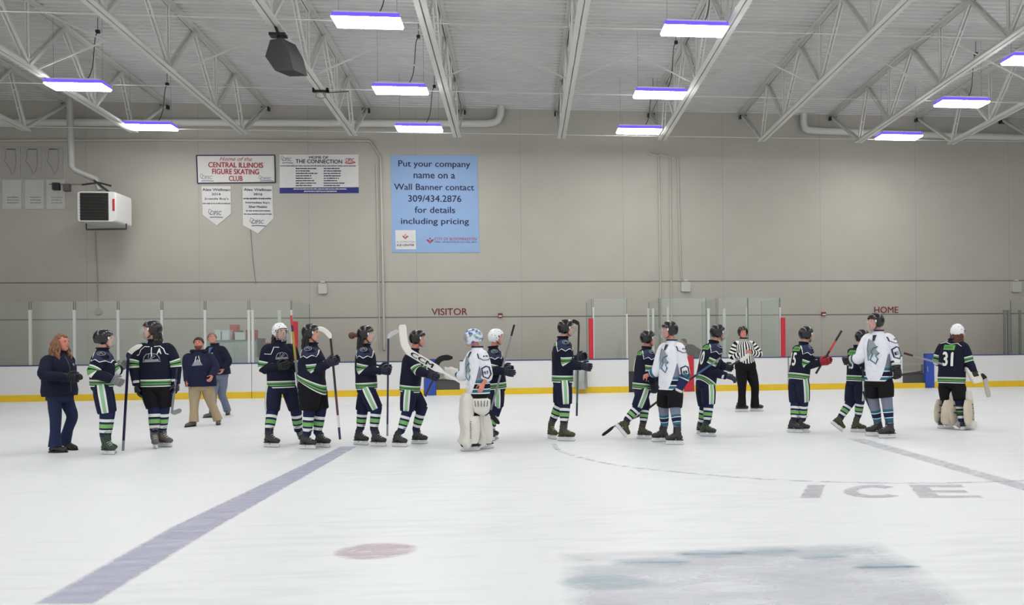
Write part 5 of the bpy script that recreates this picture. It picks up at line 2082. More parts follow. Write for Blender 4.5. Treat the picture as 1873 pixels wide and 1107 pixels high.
def dress_dark(p, socks=M_SOCK, pk=1.0, hg=1.0, boot=BOOT, glove=GLOVE_N, trim=GLOVE_T, which=('R', 'L'), helm=HELM_B, face='visor', pants=M_PANT, dots=None, yoke=True, hemtilt=0, crest=False, wire=None, hem=-.045):
    p.top(M_JT, M_JS, hemtilt=hemtilt, hem=hem, flare=hg)
    p.hockey_pants(pants, k=pk)
    p.socks(socks)
    p.skates(boot)
    if glove: p.gloves(glove, which, trim)
    if helm: p.helmet(helm, face, dots, wire=wire)
    n = p.near()
    if yoke:
        nn = p.l * (-1 if n == 'R' else 1)
        nn = (nn + V((0, -1, 0)) * .6 + p.ax * .35)
        p.print_on('shoulder_' + n, yoke_shapes(), 'shoulder_yoke', [PRINT_YOKE, PRINT_W], dv=-.005, normal=nn, up=p.ax, lift=.013)
        p.print_on('shoulder_' + n, oval_shapes(), 'shoulder_patch', [PRINT_GREY], dv=.05, normal=nn, up=p.ax, lift=.018)
    if crest:
        p.print_on('front', crest_shapes(), 'chest_crest', [PRINT_GREY, PRINT_GREY], dv=.02)


def dress_white(p, boot=BOOT, glove=GLOVE_B, which=('R', 'L'), helm=HELM_B, face='visor', word='8', pads=False):
    p.top(M_WT, M_WS, collar_m=PRINT_N, cuff=.07)
    n = p.near()
    sg = -1 if n == 'R' else 1
    nn = p.l * sg + V((0, -1, 0)) * .8
    if not pads:
        p.hockey_pants(M_PANTB)
        p.socks(M_SOCKW)
        p.skates(boot)
    if glove: p.gloves(glove, which, GLOVE_T)
    if helm: p.helmet(helm, face)
    v, f = stroke2d([(-.10, .05), (-.09, -.02), (-.03, -.06), (.04, -.055), (.09, -.01), (.095, .06)], .010)
    p.print_on('shoulder_' + n, [(v, f, 0), (*stroke2d([(-.035, -.004), (-.012, .004)], .018), 0), (*stroke2d([(.0, .004), (.04, .0)], .016), 0)], 'shoulder_patch', [PRINT_N], dv=-.01, normal=nn + p.ax * .3, up=p.ax)
    arm = (p.sh[n] - p.elb[n]).normalized()
    c = p.sh[n].lerp(p.elb[n], .86)
    cloth_print(p.jbvh, c, V((0, -1, 0)), arm, shield_shapes(word), 'sleeve_shield', [PRINT_N], p.jersey, .006, p.s)
    # front: white tail of the front panel and the grey crest
    fr = (p.l.cross(p.ax)).normalized()
    crest = [(*fill2d([(-.055, .115), (-.005, .09), (.045, .035), (.03, .005), (.065, -.03), (.02, -.05), (-.015, -.02), (-.04, -.075), (-.06, .0)]), 0)]
    for q, w_ in (([(-.055, .115), (-.062, .0), (-.05, -.11)], .010), ([(.05, .035), (.01, .02), (-.02, -.015), (.0, -.05)], .012), ([(.0, -.04), (-.03, -.10), (.03, -.14), (.05, -.09)], .014), ([(.065, -.03), (.03, -.06), (.055, -.10)], .010)):
        crest.append((*stroke2d(q, w_), 1))
    p.print_on('front', crest, 'chest_crest', [PRINT_GREY, PRINT_T], dv=.0, lift=.009, size=p.s * 1.5)
    v, f = fill2d([(-.03, .03), (.03, .03), (.018, -.06), (-.018, -.06)])
    p.print_on('front', [(v, f, 0)], 'neck_lacing', [PRINT_N], dv=.20, lift=.010)

# ================================================================== who stands where (pixel joints read off the photograph's crops)
def leg(knee, ankle, heel, toe, **k): return dict(knee=knee, ankle=ankle, heel=heel, toe=toe, **k)
def arm(elbow, hand, **k): return dict(elbow=elbow, hand=hand, **k)


# 1 woman at far left
p = Person('A', 'woman with curly reddish hair in dark jacket and jeans, standing at far left', (205, 265, 203), (183, 345), (195, 640), 75,
           dict(R=leg((165, 820), (160, 1000), (135, 1060), (215, 1060)), L=leg((285, 800), (225, 985), (215, 1036), (330, 1044))),
           dict(R=arm((85, 500), (290, 520), cap=.2, h=-1), L=arm((230, 500), (300, 495))), tall=1.74, wide=1.08, girth=1.08, hyaw=80, skin='ruddy')
p.top(M_JACKET, M_JACKET, 'jacket', hem=-.02, flare=1.04, sl=.92)
p.trousers(M_JEAN, .086, gk=.84)
p.shoes(LEATHER)
p.gloves(GLOVE_B, ('R', 'L'), None, long=.4)
p.hair(HAIRS['auburn'], 'curly', 4)
p.print_on('front', [(*fill2d(ellipse2d(.09, .10, .02, .018, 10)), 0)], 'jacket_badge', [PRINT_GREY])
p.print_on('front', [(*stroke2d([(0, .22), (0, -.38)], .010), 0)], 'zip', [MATS['zip_grey']])

# 2 player with green patches
p = Person('A', 'player seen half from behind with pale green patches on elbow, second figure from the left', (518, 240, 183), (505, 322), (500, 560), 112,
           dict(R=leg((530, 780), (515, 935), (488, 1072), (602, 1078)), L=leg((550, 775), (535, 935), (498, 1062), (608, 1066))),
           dict(R=arm((440, 480), (610, 545), e=-1), L=arm((600, 470), (640, 440))), hyaw=118)
dress_dark(p, boot=BOOT_GREEN, glove=mat('glove_grey', srgb(120, 122, 124), .6), trim=PRINT_N, face='visor')
st = MB()
for az, e, w_ in ((172, 12, .026), (172, -12, .03)):
    q = p.hpt(math.radians(az), math.radians(e), 1.012); nn = (q - p.head).normalized(); x = Z.cross(nn).normalized()
    st.box(q, (w_, w_ * .8, .004), x, nn.cross(x), nn)
st.build('helmet_sticker', PRINT_LG, p.t, False)
p.print_on('back', plate_shapes(.12, .09, 3), 'nameplate', [PRINT_G, PRINT_N], dv=.0, du=-.1)
stick('A', 'dark stick held upright with blade at the top, between the two left players', p.hand['L'].y - .02, (652, 1052), (690, 385), [(690, 385), (692, 350), (725, 312), (785, 280)], [(0, .12, SHAFT_G), (.12, 1, SHAFT_N)], SHAFT_N, toe_m=TAPE_W, y2=p.hand['L'].y - .04)

# 3 captain
p = Person('A', 'player facing the camera with a white letter A on the chest, head turned aside', (858, 175, 97), (880, 262), (893, 560), 8,
           dict(R=leg((880, 740), (880, 905), (868, 1020), (900, 1038)), L=leg((945, 735), (935, 900), (915, 1018), (995, 1022))),
           dict(R=arm((740, 430), (762, 610), palm=(1, .2, 0), curl=.5, cap=.06), L=arm((1030, 430), (1032, 600), palm=(-1, 0, 0), curl=.9, cap=.06)), hyaw=-62, skin='fair', wide=1.05)
dress_dark(p, boot=BOOT_GREY, helm=HELM_R, pants=M_PANTB, yoke=False)
p.hair(HAIRS['dark'], 'long', 9)
for q in (-1, 1):
    v, f = stroke2d([(q * .03, .20), (q * .10, .205), (q * .15, .16), (q * .175, .09), (q * .21, .08)], .010)
    p.print_on('front', [(v, f, 0)], 'yoke_piping', [PRINT_W])
p.print_on('front', crest_shapes(), 'chest_crest', [PRINT_GREY, PRINT_GREY], dv=.03)
p.print_on('front', text_shapes('A', .06, .085, 0, .04), 'captain_letter', [PRINT_W], du=.10, dv=.13)
v, f = stroke2d([(0, .19), (.004, .05)], .012)
p.print_on('front', [(v, f, 0)], 'neck_lace', [PRINT_W], lift=.012)
stick('A', 'pale stick hanging from the hand of the player with letter A, blade near the ice', p.hand['L'].y - .05, (1042, 450), (1005, 775), [(1005, 775), (1030, 768), (1070, 752)], [(0, .3, SHAFT_N), (.3, 1, SHAFT_G)], SHAFT_G, w=.028)

# 4 heavy coach
p = Person('B', 'bearded man in navy hoodie and khaki trousers walking towards the camera', (132, 268, 224), (130, 335), (150, 570), 12,
           dict(R=leg((100, 700), (97, 825), (108, 868), (48, 876)), L=leg((222, 700), (272, 812), (283, 850), (268, 866))),
           dict(R=arm((52, 470), (48, 570), palm=(1, 0, 0), cap=.08), L=arm((252, 450), (220, 527), palm=(-1, 0, 0), cap=.32, e=-1, h=-1)), tall=1.75, girth=1.18, wide=1.16, skin='ruddy', hands=('bare', 'bare'), hyaw=10)
p.top(M_HOOD, M_HOOD, 'hoodie', hem=-.03, sl=.95)
p.trousers(M_KHAKI, .088)
p.shoes(BROWNSHOE)
p.hair(HAIRS['dark'], 'short')
p.beard(HAIRS['reddish'])
v0, f0 = fill2d([(-.10, -.02), (-.06, .05), (0, .10), (.05, .06), (.09, -.02)])
p.print_on('front', [(v0, f0, 0)], 'chest_crest', [PRINT_GREY], dv=.03)
for q in (-1, 1):
    v, f = stroke2d([(q * .02, .19), (q * .045, .08)], .012)
    p.print_on('front', [(v, f, 0)], 'drawstring', [PRINT_W], lift=.01)
hd = MB(); Y = p.l.cross(p.ax)
hd.tube([p.neck + (p.l * .115 * math.cos(q * .2618 * 1.2 - .4) - Y * .10 * math.sin(q * .2618 * 1.2 - .4)) * p.s + Z * .02 for q in range(13)], .04 * p.s, 10, round_ends=True)
hd.build('hood', M_HOOD, p.jersey)

# 5 coach behind
p = Person('B', 'man in navy jacket and grey-blue jeans behind the bearded man, looking up', (228, 232, 199), (250, 285), (285, 490), 330,
           dict(R=leg((235, 640), (235, 760), (250, 806), (200, 808)), L=leg((300, 640), (340, 745), (365, 772), (322, 802))),
           dict(R=arm((200, 400), (250, 480), cap=.08), L=arm((342, 400), (300, 478), cap=.1, palm=(-1, 0, 0))), tall=1.76, hyaw=35, hpitch=-12, skin='tan', wide=1.1, girth=1.05, hands=('bare', 'bare'))
p.top(M_JACKET, M_JACKET, 'jacket', hem=-.01)
p.trousers(M_GJEAN, .075)
p.shoes(BROWNSHOE)
p.hair(HAIRS['tan'], 'short')
p.print_on('front', [(*fill2d(ellipse2d(.07, .10, .03, .02, 12)), 0)], 'jacket_badge', [PRINT_GREY])
p.print_on('front', [(*fill2d([(-.05, .235), (.05, .235), (.0, .05)]), 0)], 'shirt_front', [M_SHIRT])

# 6 white helmet player
p = Person('B', 'player in white caged helmet facing right with a yellow stick on the shoulder', (722, 190, 116), (715, 268), (730, 570), 28,
           dict(R=leg((665, 760), (640, 905), (602, 1020), (716, 1024)), L=leg((835, 750), (852, 895), (868, 985), (884, 1000))),
           dict(R=arm((607, 450), (735, 435), h=-1, palm=(0, 1, .2), curl=.9), L=arm((828, 440), (775, 425), h=-1, palm=(0, 1, 0), curl=.9)), hyaw=48, skin='fair')
dress_dark(p, helm=HELM_W, face='cage', dots=PRINT_N, yoke=False, crest=False, glove=GLOVE_B)
p.print_on('front', crest_shapes(), 'chest_crest', [PRINT_GREY, PRINT_GREY], dv=.06, size=p.s * .8)
v, f = stroke2d([(-.03, .2), (-.10, .205), (-.15, .10), (-.24, .11)], .010)
p.print_on('front', [(v, f, 0)], 'yoke_piping', [PRINT_W])
p.hair(HAIRS['brown'], 'long', 3)
stick('B', 'yellow stick with a red top held upright beside the white caged helmet', p.hand['L'].y - .12, (800, 68), (858, 640), [(858, 640), (868, 690), (878, 730)], [(0, .12, SHAFT_R), (.12, .2, SHAFT_N), (.2, .55, SHAFT_Y), (.55, 1, SHAFT_G)], SHAFT_G, y2=p.hand['L'].y + .1)

# 7 player with long hair
p = Person('C', 'player facing right with bulky black trousers and a white-taped blade held up at the face', (158, 200, 122), (160, 285), (160, 560), 92,
           dict(R=leg((140, 760), (125, 925), (88, 1034), (170, 1036)), L=leg((222, 760), (200, 915), (180, 1020), (292, 1024))),
           dict(R=arm((165, 465), (312, 405), h=-1, palm=(0, 1, 0), curl=1.0), L=arm((220, 440), (320, 395), curl=1.0)), girth=1.12, hyaw=88, skin='fair', wide=1.05)
dress_dark(p, face=None, hemtilt=.11, pk=1.2, hg=1.12, pants=M_PANTB, crest=False)
p.hair(HAIRS['dark'], 'long', 12)
s7 = p
stick('C', 'stick held upright, white-taped blade in front of the face of the bulky player', p.hand['R'].y + .05, (364, 965), (296, 235), [(296, 235), (280, 205), (240, 172), (190, 160)], [(0, .12, SHAFT_N), (.12, .24, SHAFT_W), (.24, .45, mat('shaft_wine', srgb(90, 32, 56), .4)), (.45, 1, SHAFT_B)], TAPE_W, blade_h=.075)

# 8 player with bun
p = Person('C', 'player facing right with hair bun at the back, between two upright sticks', (555, 210, 150), (545, 292), (555, 580), 95,
           dict(R=leg((625, 750), (608, 890), (580, 1012), (700, 1016)), L=leg((525, 760), (512, 885), (466, 1002), (562, 1006))),
           dict(R=arm((525, 465), (695, 470), palm=(0, 1, 0), curl=.9), L=arm((560, 455), (690, 450), curl=.8)), hyaw=88)
dress_dark(p)
p.hair(HAIRS['dark'], 'long', 5)
MB().ball(at_y(*cr('C', (450, 213)), p.y0), (.055, .05, .055), n=14).tube([at_y(*cr('C', (450, 213)), p.y0), p.head_pt(0, -.1, 0)], [.03, .035], 8).build('hair_bun', HAIRS['reddish'], p.t)
stick('C', 'thin dark stick held upright with pale blade at top, right of the hair-bun player', p.hand['R'].y + .05, (706, 940), (713, 235), [(713, 235), (725, 212), (755, 192), (790, 180)], [(0, .12, SHAFT_G), (.12, 1, SHAFT_N)], glass_mat('pale_blade', (.8, .8, .8, 1), .5), w=.026)

# 9 player leaning to shake hands
p = Person('C', 'player leaning right with visor and arm stretched out under the lettered goalie stick', (930, 240, 168), (895, 325), (868, 600), 88,
           dict(R=leg((848, 765), (805, 905), (722, 1016), (862, 1022)), L=leg((955, 745), (912, 890), (866, 996), (1008, 998))),
           dict(R=arm((928, 465), (1030, 505), palm=(0, 1, 0), curl=.8), L=arm((960, 450), (1035, 500), curl=.8)), hyaw=88, skin='ruddy')
dress_dark(p, yoke=False)
p.print_on('back', text_shapes('8', .14, .24, 0, .05), 'back_number', [PRINT_GREY], dv=.0, du=-.08)
stick('D', 'dark stick held low by the leaning player with black curved blade raised', p.hand['R'].y + .03, (308, 655), (398, 465), [(398, 465), (388, 430), (402, 395), (440, 375), (505, 374)], [(0, 1, SHAFT_B)], TAPE_B, blade_h=.085)
y9 = p.hand['R'].y

# 10 goalie in white
p = Person('D', 'goalie in white jersey number 97 with painted mask facing left', (650, 232, 155), (685, 312), (690, 610), -62,
           dict(R=leg((715, 800), (735, 960), (770, 1030), (715, 1034)), L=leg((640, 800), (640, 960), (680, 1046), (590, 1050))),
           dict(R=arm((585, 500), (500, 490), cap=.2), L=arm((755, 500), (712, 595), palm=(0, 1, 0), curl=.8, h=-1, cap=.1)), hyaw=-88, skin='ruddy', hands=('glove', 'bare'), sc=.93, wide=1.08)
dress_white(p, glove=None, helm=None, word='97', pads=True)
p.hockey_pants(M_PANTB)
p.socks(M_SOCKW, .9)
p.skates(BOOT)
p.goalie_mask(MASK_PAINT)
p.leg_pads(PADM, 'marks', None, 1.4, .36, .62)
h = p.hand['R']; S = p.s
fw = (p.hand['R'] - p.elb['R']).normalized()
bl = MB()
bl.loft([(h - fw * .17 * S - V((0, .05, 0)), Z, V((0, 1, 0)), .07 * S, .03, 0), (h - fw * .15 * S - V((0, .05, 0)), Z, V((0, 1, 0)), .095 * S, .035, 0), (h + fw * .12 * S - V((0, .05, 0)), Z, V((0, 1, 0)), .095 * S, .035, 0), (h + fw * .2 * S - V((0, .05, 0)) + Z * .02, Z, V((0, 1, 0)), .085 * S, .02, 0)], 20, e=4)
bo = bl.build('blocker', PADM, p.t)
gm = MB(); p.make_hand(gm, 'R'); gm.build('blocker_palm', PADM, bo)
ct = at_y(*cr('D', (715, 725)), p.y0 - .2)
cm = MB()
cm.loft([(ct + V((-.02, 0, .11)), V((1, 0, 0)), V((0, 1, 0)), .11, .03, 0), (ct + V((0, 0, .09)), V((1, 0, 0)), V((0, 1, 0)), .125, .06, 0), (ct, V((1, 0, 0)), V((0, 1, 0)), .125, .075, 0), (ct - Z * .08, V((1, 0, 0)), V((0, 1, 0)), .105, .06, 0), (ct - Z * .12 + V((.01, 0, 0)), V((1, 0, 0)), V((0, 1, 0)), .05, .03, 0)], 24, e=2.6)
co = cm.build('catching_glove', PADM, p.t)
ls = MB()
for q in range(5):
    ls.tube([ct + V((-.09 + .045 * q, -.078, .085)), ct + V((-.08 + .04 * q, -.09, .0))], .005, 6)
ls.build('glove_lacing', BLACK, co)
# the goalie's own stick, blade up at the left
a, b = at_y(*cr('D', (702, 635)), p.y0 - .12), at_y(*cr('D', (440, 480)), p.y0 - .1)
c2 = at_y(*cr('D', (178, 325)), y9 - .22)
gt = thing('goalie_stick', b, 'wide white goalie stick with big black lettering, taped blade raised at left', 'goalie stick')
MB().bar(a, b, .028, .022, V((0, 1, 0))).build('shaft', SHAFT_W, gt, False)
MB().tube([a + (a - b).normalized() * .02, a, a + (b - a).normalized() * .015, a + (b - a).normalized() * .05], [.026, .028, .022, .018], 12).build('grip_tape', TAPE_B, gt)
d = (c2 - b).normalized()
x = V((0, 1, 0)).cross(d).normalized()
pad_mb = MB().loft([(b, x, V((0, 1, 0)), .02, .012, 0), (b + d * .12, x, V((0, 1, 0)), .05, .012, 0), (c2, x, V((0, 1, 0)), .05, .012, 0)], 16, e=6)
pb = pad_mb.bvh()
po = pad_mb.build('paddle', SHAFT_W, gt, sharp=.5)
vs, fs = text_shape('CCM', 0)
nn = V((0, -1, 0)); nn = nn - d * nn.dot(d)
rr = -d if d.x < 0 else d      # reading direction, left to right
uu = nn.normalized().cross(rr) * -1
if uu.z < 0: uu = -uu
cloth_print([pb], b.lerp(c2, .58), nn, uu, [([((q - .5) * .38 + dx, (r_ - .5) * .062) for q, r_ in vs], fs, 0) for dx in (-.006, -.002, .002, .006)], 'paddle_lettering', [TAPE_B], po, .006, 1)
bp = [at_y(*cr('D', q), y9 - .22) for q in ((190, 330), (160, 280), (148, 210), (142, 135))]
P = spline(bp, 4)
secs = []
for i, q in enumerate(P):
    dd = (P[min(i + 1, len(P) - 1)] - P[max(i - 1, 0)]).normalized()
    secs.append((q, V((0, 1, 0)).cross(dd).normalized(), V((0, 1, 0)), .055 if 0 < i < len(P) - 1 else .04, .012, 0))
MB().loft(secs, 14, e=4).build('blade', TAPE_W, gt)

# 11 player behind the goalie
p = Person('D', 'player in white visored helmet facing right, half hidden behind the white goalie', (825, 228, 163), (800, 308), (825, 580), 95,
           dict(R=leg((828, 730), (780, 900), (752, 958), (822, 962)), L=leg((800, 750), (760, 900), (735, 970), (800, 975))),
           dict(R=arm((795, 460), (905, 480), palm=(0, 1, 0), curl=.5), L=arm((830, 440), (900, 450), curl=.8)), hyaw=85, skin='ruddy')
dress_dark(p, helm=HELM_W, dots=PRINT_N)
stick('D', 'pale stick with black grip held up by the player in white helmet', p.hand['R'].y + .05, (952, 135), (782, 752), [(782, 752), (790, 785), (812, 820), (843, 853)], [(0, .13, TAPE_B), (.13, 1, SHAFT_G)], TAPE_B)

# 12
p = Person('E', 'player facing right beside the red pad with both gloves on an upright stick', (302, 165, 93), (275, 240), (272, 530), 97,
           dict(R=leg((290, 715), (283, 850), (228, 975), (368, 978)), L=leg((255, 705), (205, 820), (140, 950), (255, 972))),
           dict(R=arm((305, 420), (445, 440), palm=(0, 1, 0), curl=.9), L=arm((330, 400), (405, 372), curl=.9)), hyaw=86, skin='fair')
dress_dark(p, boot=BOOT_OLIVE)
p.print_on('back', text_shapes('6', .13, .26, 0, .05), 'back_number', [PRINT_W], dv=.02, du=-.06)
p.print_on('back', plate_shapes(.2, .07, 5), 'nameplate', [PRINT_G, PRINT_N], dv=.19)
stick('E', 'dark stick held upright in front of the visor of the player beside the red pad', p.hand['R'].y + .06, (375, 795), (391, 135), [(391, 135), (380, 122), (362, 112), (342, 106)], [(0, .14, SHAFT_N), (.14, .5, mat('shaft_green', srgb(60, 92, 74), .4)), (.5, 1, SHAFT_B)], TAPE_B, w=.03, blade_h=.06)

# 13 stepping player
p = Person('F', 'player facing right with one skate lifted behind, nose to nose with a white player', (380, 238, 188), (365, 312), (335, 585), 105,
           dict(R=leg((300, 735), (222, 825), (140, 868), (205, 945), up=True), L=leg((352, 740), (342, 845), (304, 958), (395, 962))),
           dict(R=arm((385, 470), (420, 590), palm=(0, 1, -.2), curl=.7), L=arm((410, 450), (440, 560), curl=.7)), hyaw=92, skin='ruddy')
dress_dark(p, boot=BOOT_OLIVE)
p.print_on('back', text_shapes('1', .05, .24, 0, .03), 'back_number', [PRINT_W], dv=-.03, du=-.06)
p.print_on('back', plate_shapes(.2, .07, 8), 'nameplate', [PRINT_G, PRINT_N], dv=.18)
y13 = p.y0

# 14 white player shaking hands
p = Person('F', 'player in white jersey and black helmet facing left, bare hand reaching to the stepping player', (528, 178, 118), (548, 262), (540, 585), -55,
           dict(R=leg((488, 730), (497, 860), (536, 980), (400, 984)), L=leg((572, 740), (588, 865), (632, 1004), (508, 1002))),
           dict(R=arm((440, 470), (352, 510), cap=.2, palm=(0, 1, -.5), curl=.6), L=arm((642, 505), (570, 665), palm=(0, 1, 0), curl=.9, h=-1, cap=.12)), hyaw=-84, skin='ruddy', hands=('bare', 'glove'))
dress_white(p, which=('L',), word='8')
stick('F', 'dark stick slanting low behind the stepping player, held by the white-jersey player', p.hand['L'].y - .05, (640, 545), (300, 800), [(130, 870), (90, 905), (45, 938)], [(0, .1, SHAFT_W), (.1, 1, SHAFT_B)], TAPE_B, y2=y13 + .25, blade_h=.05)
# its lower shaft runs on to the blade behind the lifted skate
o = [q for q in col.objects if q.name.startswith('hockey_stick')][-1]
MB().bar(at_y(*cr('F', (300, 800)), y13 + .25), at_y(*cr('F', (128, 872)), y13 + .25), .028, .021, V((0, 1, 0))).build('hosel', SHAFT_G, o, False)

# 15 number ten
p = Person('F', 'player number 10 bending right with gloves forward, in front of the referee', (885, 195, 136), (850, 270), (790, 560), 106,
           dict(R=leg((815, 715), (805, 840), (738, 940), (880, 946)), L=leg((785, 725), (765, 855), (722, 922), (800, 936))),
           dict(R=arm((815, 470), (975, 515), palm=(0, .6, -1), curl=.6, cap=.2), L=arm((900, 430), (950, 445), curl=.9)), hyaw=92, skin='tan')
dress_dark(p, boot=BOOT_GREEN, face='cage', hemtilt=.10)
p.print_on('back', text_shapes('10', .17, .24, 0, .04), 'back_number', [PRINT_W], dv=-.02)
p.print_on('back', plate_shapes(.22, .08, 10), 'nameplate', [PRINT_G, PRINT_N], dv=.17)
stick('F', 'grey stick of player ten with white-taped blade reaching over the referee', p.hand['L'].y, (830, 510), (1040, 395), [(1040, 395), (1075, 380), (1112, 345)], [(0, 1, SHAFT_B)], TAPE_W, blade_h=.065)
stick('F', 'blue stick slanting across the waist of player number 10', p.elb['R'].y - .1, (900, 375), (665, 542), None, [(0, .3, SHAFT_G), (.3, .75, SHAFT_BLUE), (.75, 1, SHAFT_B)], None)

# 16 referee
p = Person('G', 'referee in black and white striped shirt standing before the boards, hands together', (178, 225, 168), (186, 285), (200, 505), 4,
           dict(R=leg((172, 680), (170, 840), (158, 893), (178, 893)), L=leg((280, 680), (280, 838), (248, 888), (340, 888))),
           dict(R=arm((85, 425), (192, 395), h=-1, palm=(1, 0, .3), curl=.5), L=arm((318, 405), (228, 388), h=-1, palm=(-1, 0, .3), curl=.5)), hyaw=2, skin='ruddy', hands=('bare', 'bare'), wide=1.05, tall=1.9)
p.top(M_REF, M_REFS, 'striped_shirt', hem=-.02, sl=.86, cuff=.0, collar_m=M_BLACKCLOTH)
p.trousers(M_BLACKCLOTH, .1, gk=1.35)
p.skates(BOOT)
p.helmet(HELM_B, None, clip=False)

# 17 person bending behind the boards
p = Person('F', 'person in charcoal coat bending down behind the boards beside the red gate', (632, 262, 240), (650, 292), (722, 340), 295,
           dict(R=leg((690, 470), (690, 560), (660, 640), (720, 640), y=25.3, up=True), L=leg((720, 470), (720, 560), (700, 640), (750, 640), y=25.4, up=True)),
           dict(R=arm((620, 370), (650, 430)), L=arm((690, 380), (700, 440))), y=25.3, sc=1.08, skin='tan', shoulder=.9)
p.top(M_DARKCOAT, M_DARKCOAT, 'coat', hem=-.12)
p.trousers(M_BLACKCLOTH, .08)
p.hair(HAIRS['dark'], 'short')

# 18 number 15
p = Person('G', 'player number 15 with red gloves facing right, seen half from behind', (718, 243, 172), (690, 325), (650, 600), 104,
           dict(R=leg((690, 810), (682, 955), (608, 1066), (742, 1066)), L=leg((622, 820), (612, 960), (576, 1066), (660, 1070))),
           dict(R=arm((705, 500), (868, 472), palm=(0, 1, 0), curl=.8, cap=.2), L=arm((780, 470), (880, 460), curl=.9)), hyaw=92, skin='fair')
dress_dark(p, glove=GLOVE_R)
p.print_on('back', text_shapes('15', .17, .24, 0, .04), 'back_number', [PRINT_W], dv=-.02)
p.print_on('back', plate_shapes(.22, .08, 12), 'nameplate', [PRINT_G, PRINT_N], dv=.17)
stick('G', 'black and red stick pointing up from the red gloves of player 15', p.hand['R'].y + .05, (1012, 208), (795, 570), None, [(0, .24, SHAFT_B), (.24, .47, SHAFT_R), (.47, 1, SHAFT_B)], None)

# 19 player behind the tall white one
p = Person('H', 'player with green nameplate mostly hidden behind the tall white-jersey player', (322, 238, 188), (285, 310), (275, 545), 108,
           dict(R=leg((300, 710), (285, 825), (228, 945), (344, 948)), L=leg((225, 725), (155, 830), (78, 880), (160, 942), up=True)),
           dict(R=arm((320, 430), (340, 500), palm=(0, 1, 0)), L=arm((330, 420), (350, 480))), hyaw=92, sc=.86)
dress_dark(p, boot=BOOT_OLIVE)
p.print_on('back', plate_shapes(.22, .09, 14), 'nameplate', [PRINT_G, PRINT_N], dv=.16)
p.print_on('back', text_shapes('45', .16, .2, 0, .04), 'back_number', [PRINT_W], dv=-.05)
stick('H', 'dark stick pointing down between the legs of the tall white-jersey player and his neighbour', p.y0 - .25, (322, 640), (395, 808), [(395, 808), (408, 820), (440, 828)], [(0, 1, SHAFT_N)], SHAFT_N)

# 20 tall white player
p = Person('H', 'tall player in white jersey and black helmet facing left under the HOME lettering', (412, 122, 58), (435, 200), (437, 540), -52,
           dict(R=leg((398, 690), (432, 870), (470, 978), (360, 976)), L=leg((498, 690), (520, 870), (568, 990), (440, 994))),
           dict(R=arm((300, 390), (195, 412), cap=.25, palm=(0, 1, 0), curl=.7), L=arm((562, 370), (580, 500), palm=(0, 1, 0), curl=.9, cap=.08)), hyaw=-84, skin='ruddy')
dress_white(p, word='E')
v, f = fill2d([(-.03, .06), (.03, .06), (.03, -.06), (-.03, -.06)])
stick('H', 'dark stick held level by the tall white-jersey player, pointing at the blue gate', p.hand['L'].y + .04, (560, 525), (770, 490), None, [(0, 1, SHAFT_B)], None)

# 21 goalie number 31
p = Person('H', 'goalie number 31 in dark jersey and white helmet seen from behind at far right', (1032, 195, 140), (998, 265), (985, 560), 124,
           dict(R=leg((1050, 710), (1062, 860), (1040, 935), (1140, 925)), L=leg((950, 710), (935, 860), (905, 918), (975, 922))),
           dict(R=arm((1115, 420), (1165, 520), cap=.12, palm=(0, 1, 0)), L=arm((880, 410), (935, 440), cap=.15)), hyaw=125, skin='fair', wide=1.1, girth=1.05)
dress_dark(p, glove=None, helm=HELM_W, face='cage', dots=PRINT_N, pants=M_PANTB, yoke=False)
p.hair(HAIRS['reddish'], 'long', 21)
p.print_on('back', text_shapes('31', .2, .26, 0, .04), 'back_number', [PRINT_W], dv=-.06)
p.print_on('back', plate_shapes(.2, .09, 17), 'nameplate', [PRINT_G, PRINT_N], dv=.15)
v, f = stroke2d([(-.2, .19), (-.1, .22), (.02, .18), (.12, .20), (.2, .15)], .010)
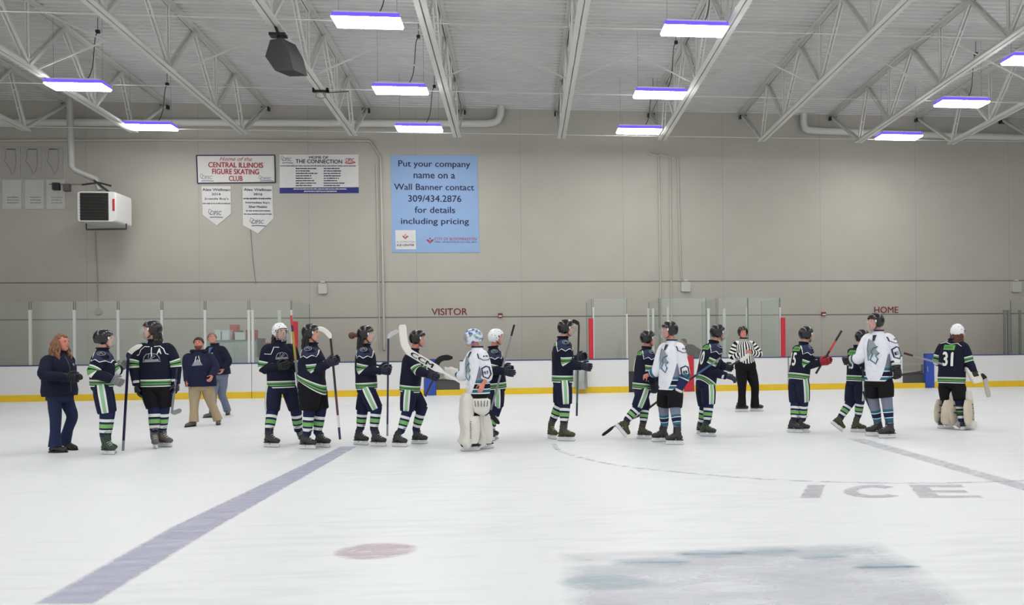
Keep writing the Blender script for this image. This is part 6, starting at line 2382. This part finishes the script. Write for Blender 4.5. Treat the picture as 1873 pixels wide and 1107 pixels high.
p.print_on('back', [(v, f, 0)], 'yoke_piping', [PRINT_W], dv=.03)
p.leg_pads(PADM, 'CCM', PADM_T, 1.35, .2)
h = p.hand['R']; S = p.s
fw = (p.hand['R'] - p.elb['R']).normalized()
xx = V((0, 1, 0)).cross(fw).normalized()
bo = MB().loft([(h - fw * .2 * S + V((0, .03, 0)), xx, V((0, 1, 0)), .07 * S, .04, 0), (h - fw * .17 * S + V((0, .03, 0)), xx, V((0, 1, 0)), .10 * S, .05, 0), (h + fw * .1 * S + V((0, .03, 0)), xx, V((0, 1, 0)), .10 * S, .05, 0), (h + fw * .15 * S + V((0, .03, 0)), xx, V((0, 1, 0)), .08 * S, .03, 0)], 20, e=4).build('blocker', PADM, p.t)
gm = MB(); p.make_hand(gm, 'R'); gm.build('blocker_palm', GLOVE_B, bo)
p.gloves(PADM, ('L',), None)
yy = p.y0 + .05
a, b = at_y(*cr('H', (628, 353)), p.y0 + .28), at_y(*cr('H', (1215, 520)), p.hand['R'].y)
gt = thing('goalie_stick', (a + b) / 2, 'long goalie stick held behind the goalie number 31, grey blade hanging at right', 'goalie stick')
MB().bar(a, b, .028, .022, V((0, 1, 0))).build('shaft', SHAFT_G, gt, False)
MB().tube([a, a + (b - a) * .12], [.02, .018], 10).build('grip_tape', mat('maroon_tape', srgb(70, 36, 42), .8), gt)
P = spline([at_y(*cr('H', q), p.hand['R'].y) for q in ((1205, 515), (1235, 545), (1250, 610), (1266, 682))], 4)
secs = []
for i, q in enumerate(P):
    dd = (P[min(i + 1, len(P) - 1)] - P[max(i - 1, 0)]).normalized()
    secs.append((q, V((0, 1, 0)).cross(dd).normalized(), V((0, 1, 0)), .042 if 0 < i < len(P) - 1 else .03, .012, 0))
bo = MB().loft(secs, 14, e=4).build('blade', mat('stick_beige', srgb(176, 170, 158), .6), gt)
MB().loft([(s_[0], s_[1], s_[2], s_[3] * 1.05, .014, 0) for s_ in secs[:5]], 14, e=4).build('heel_tape', TAPE_B, bo)
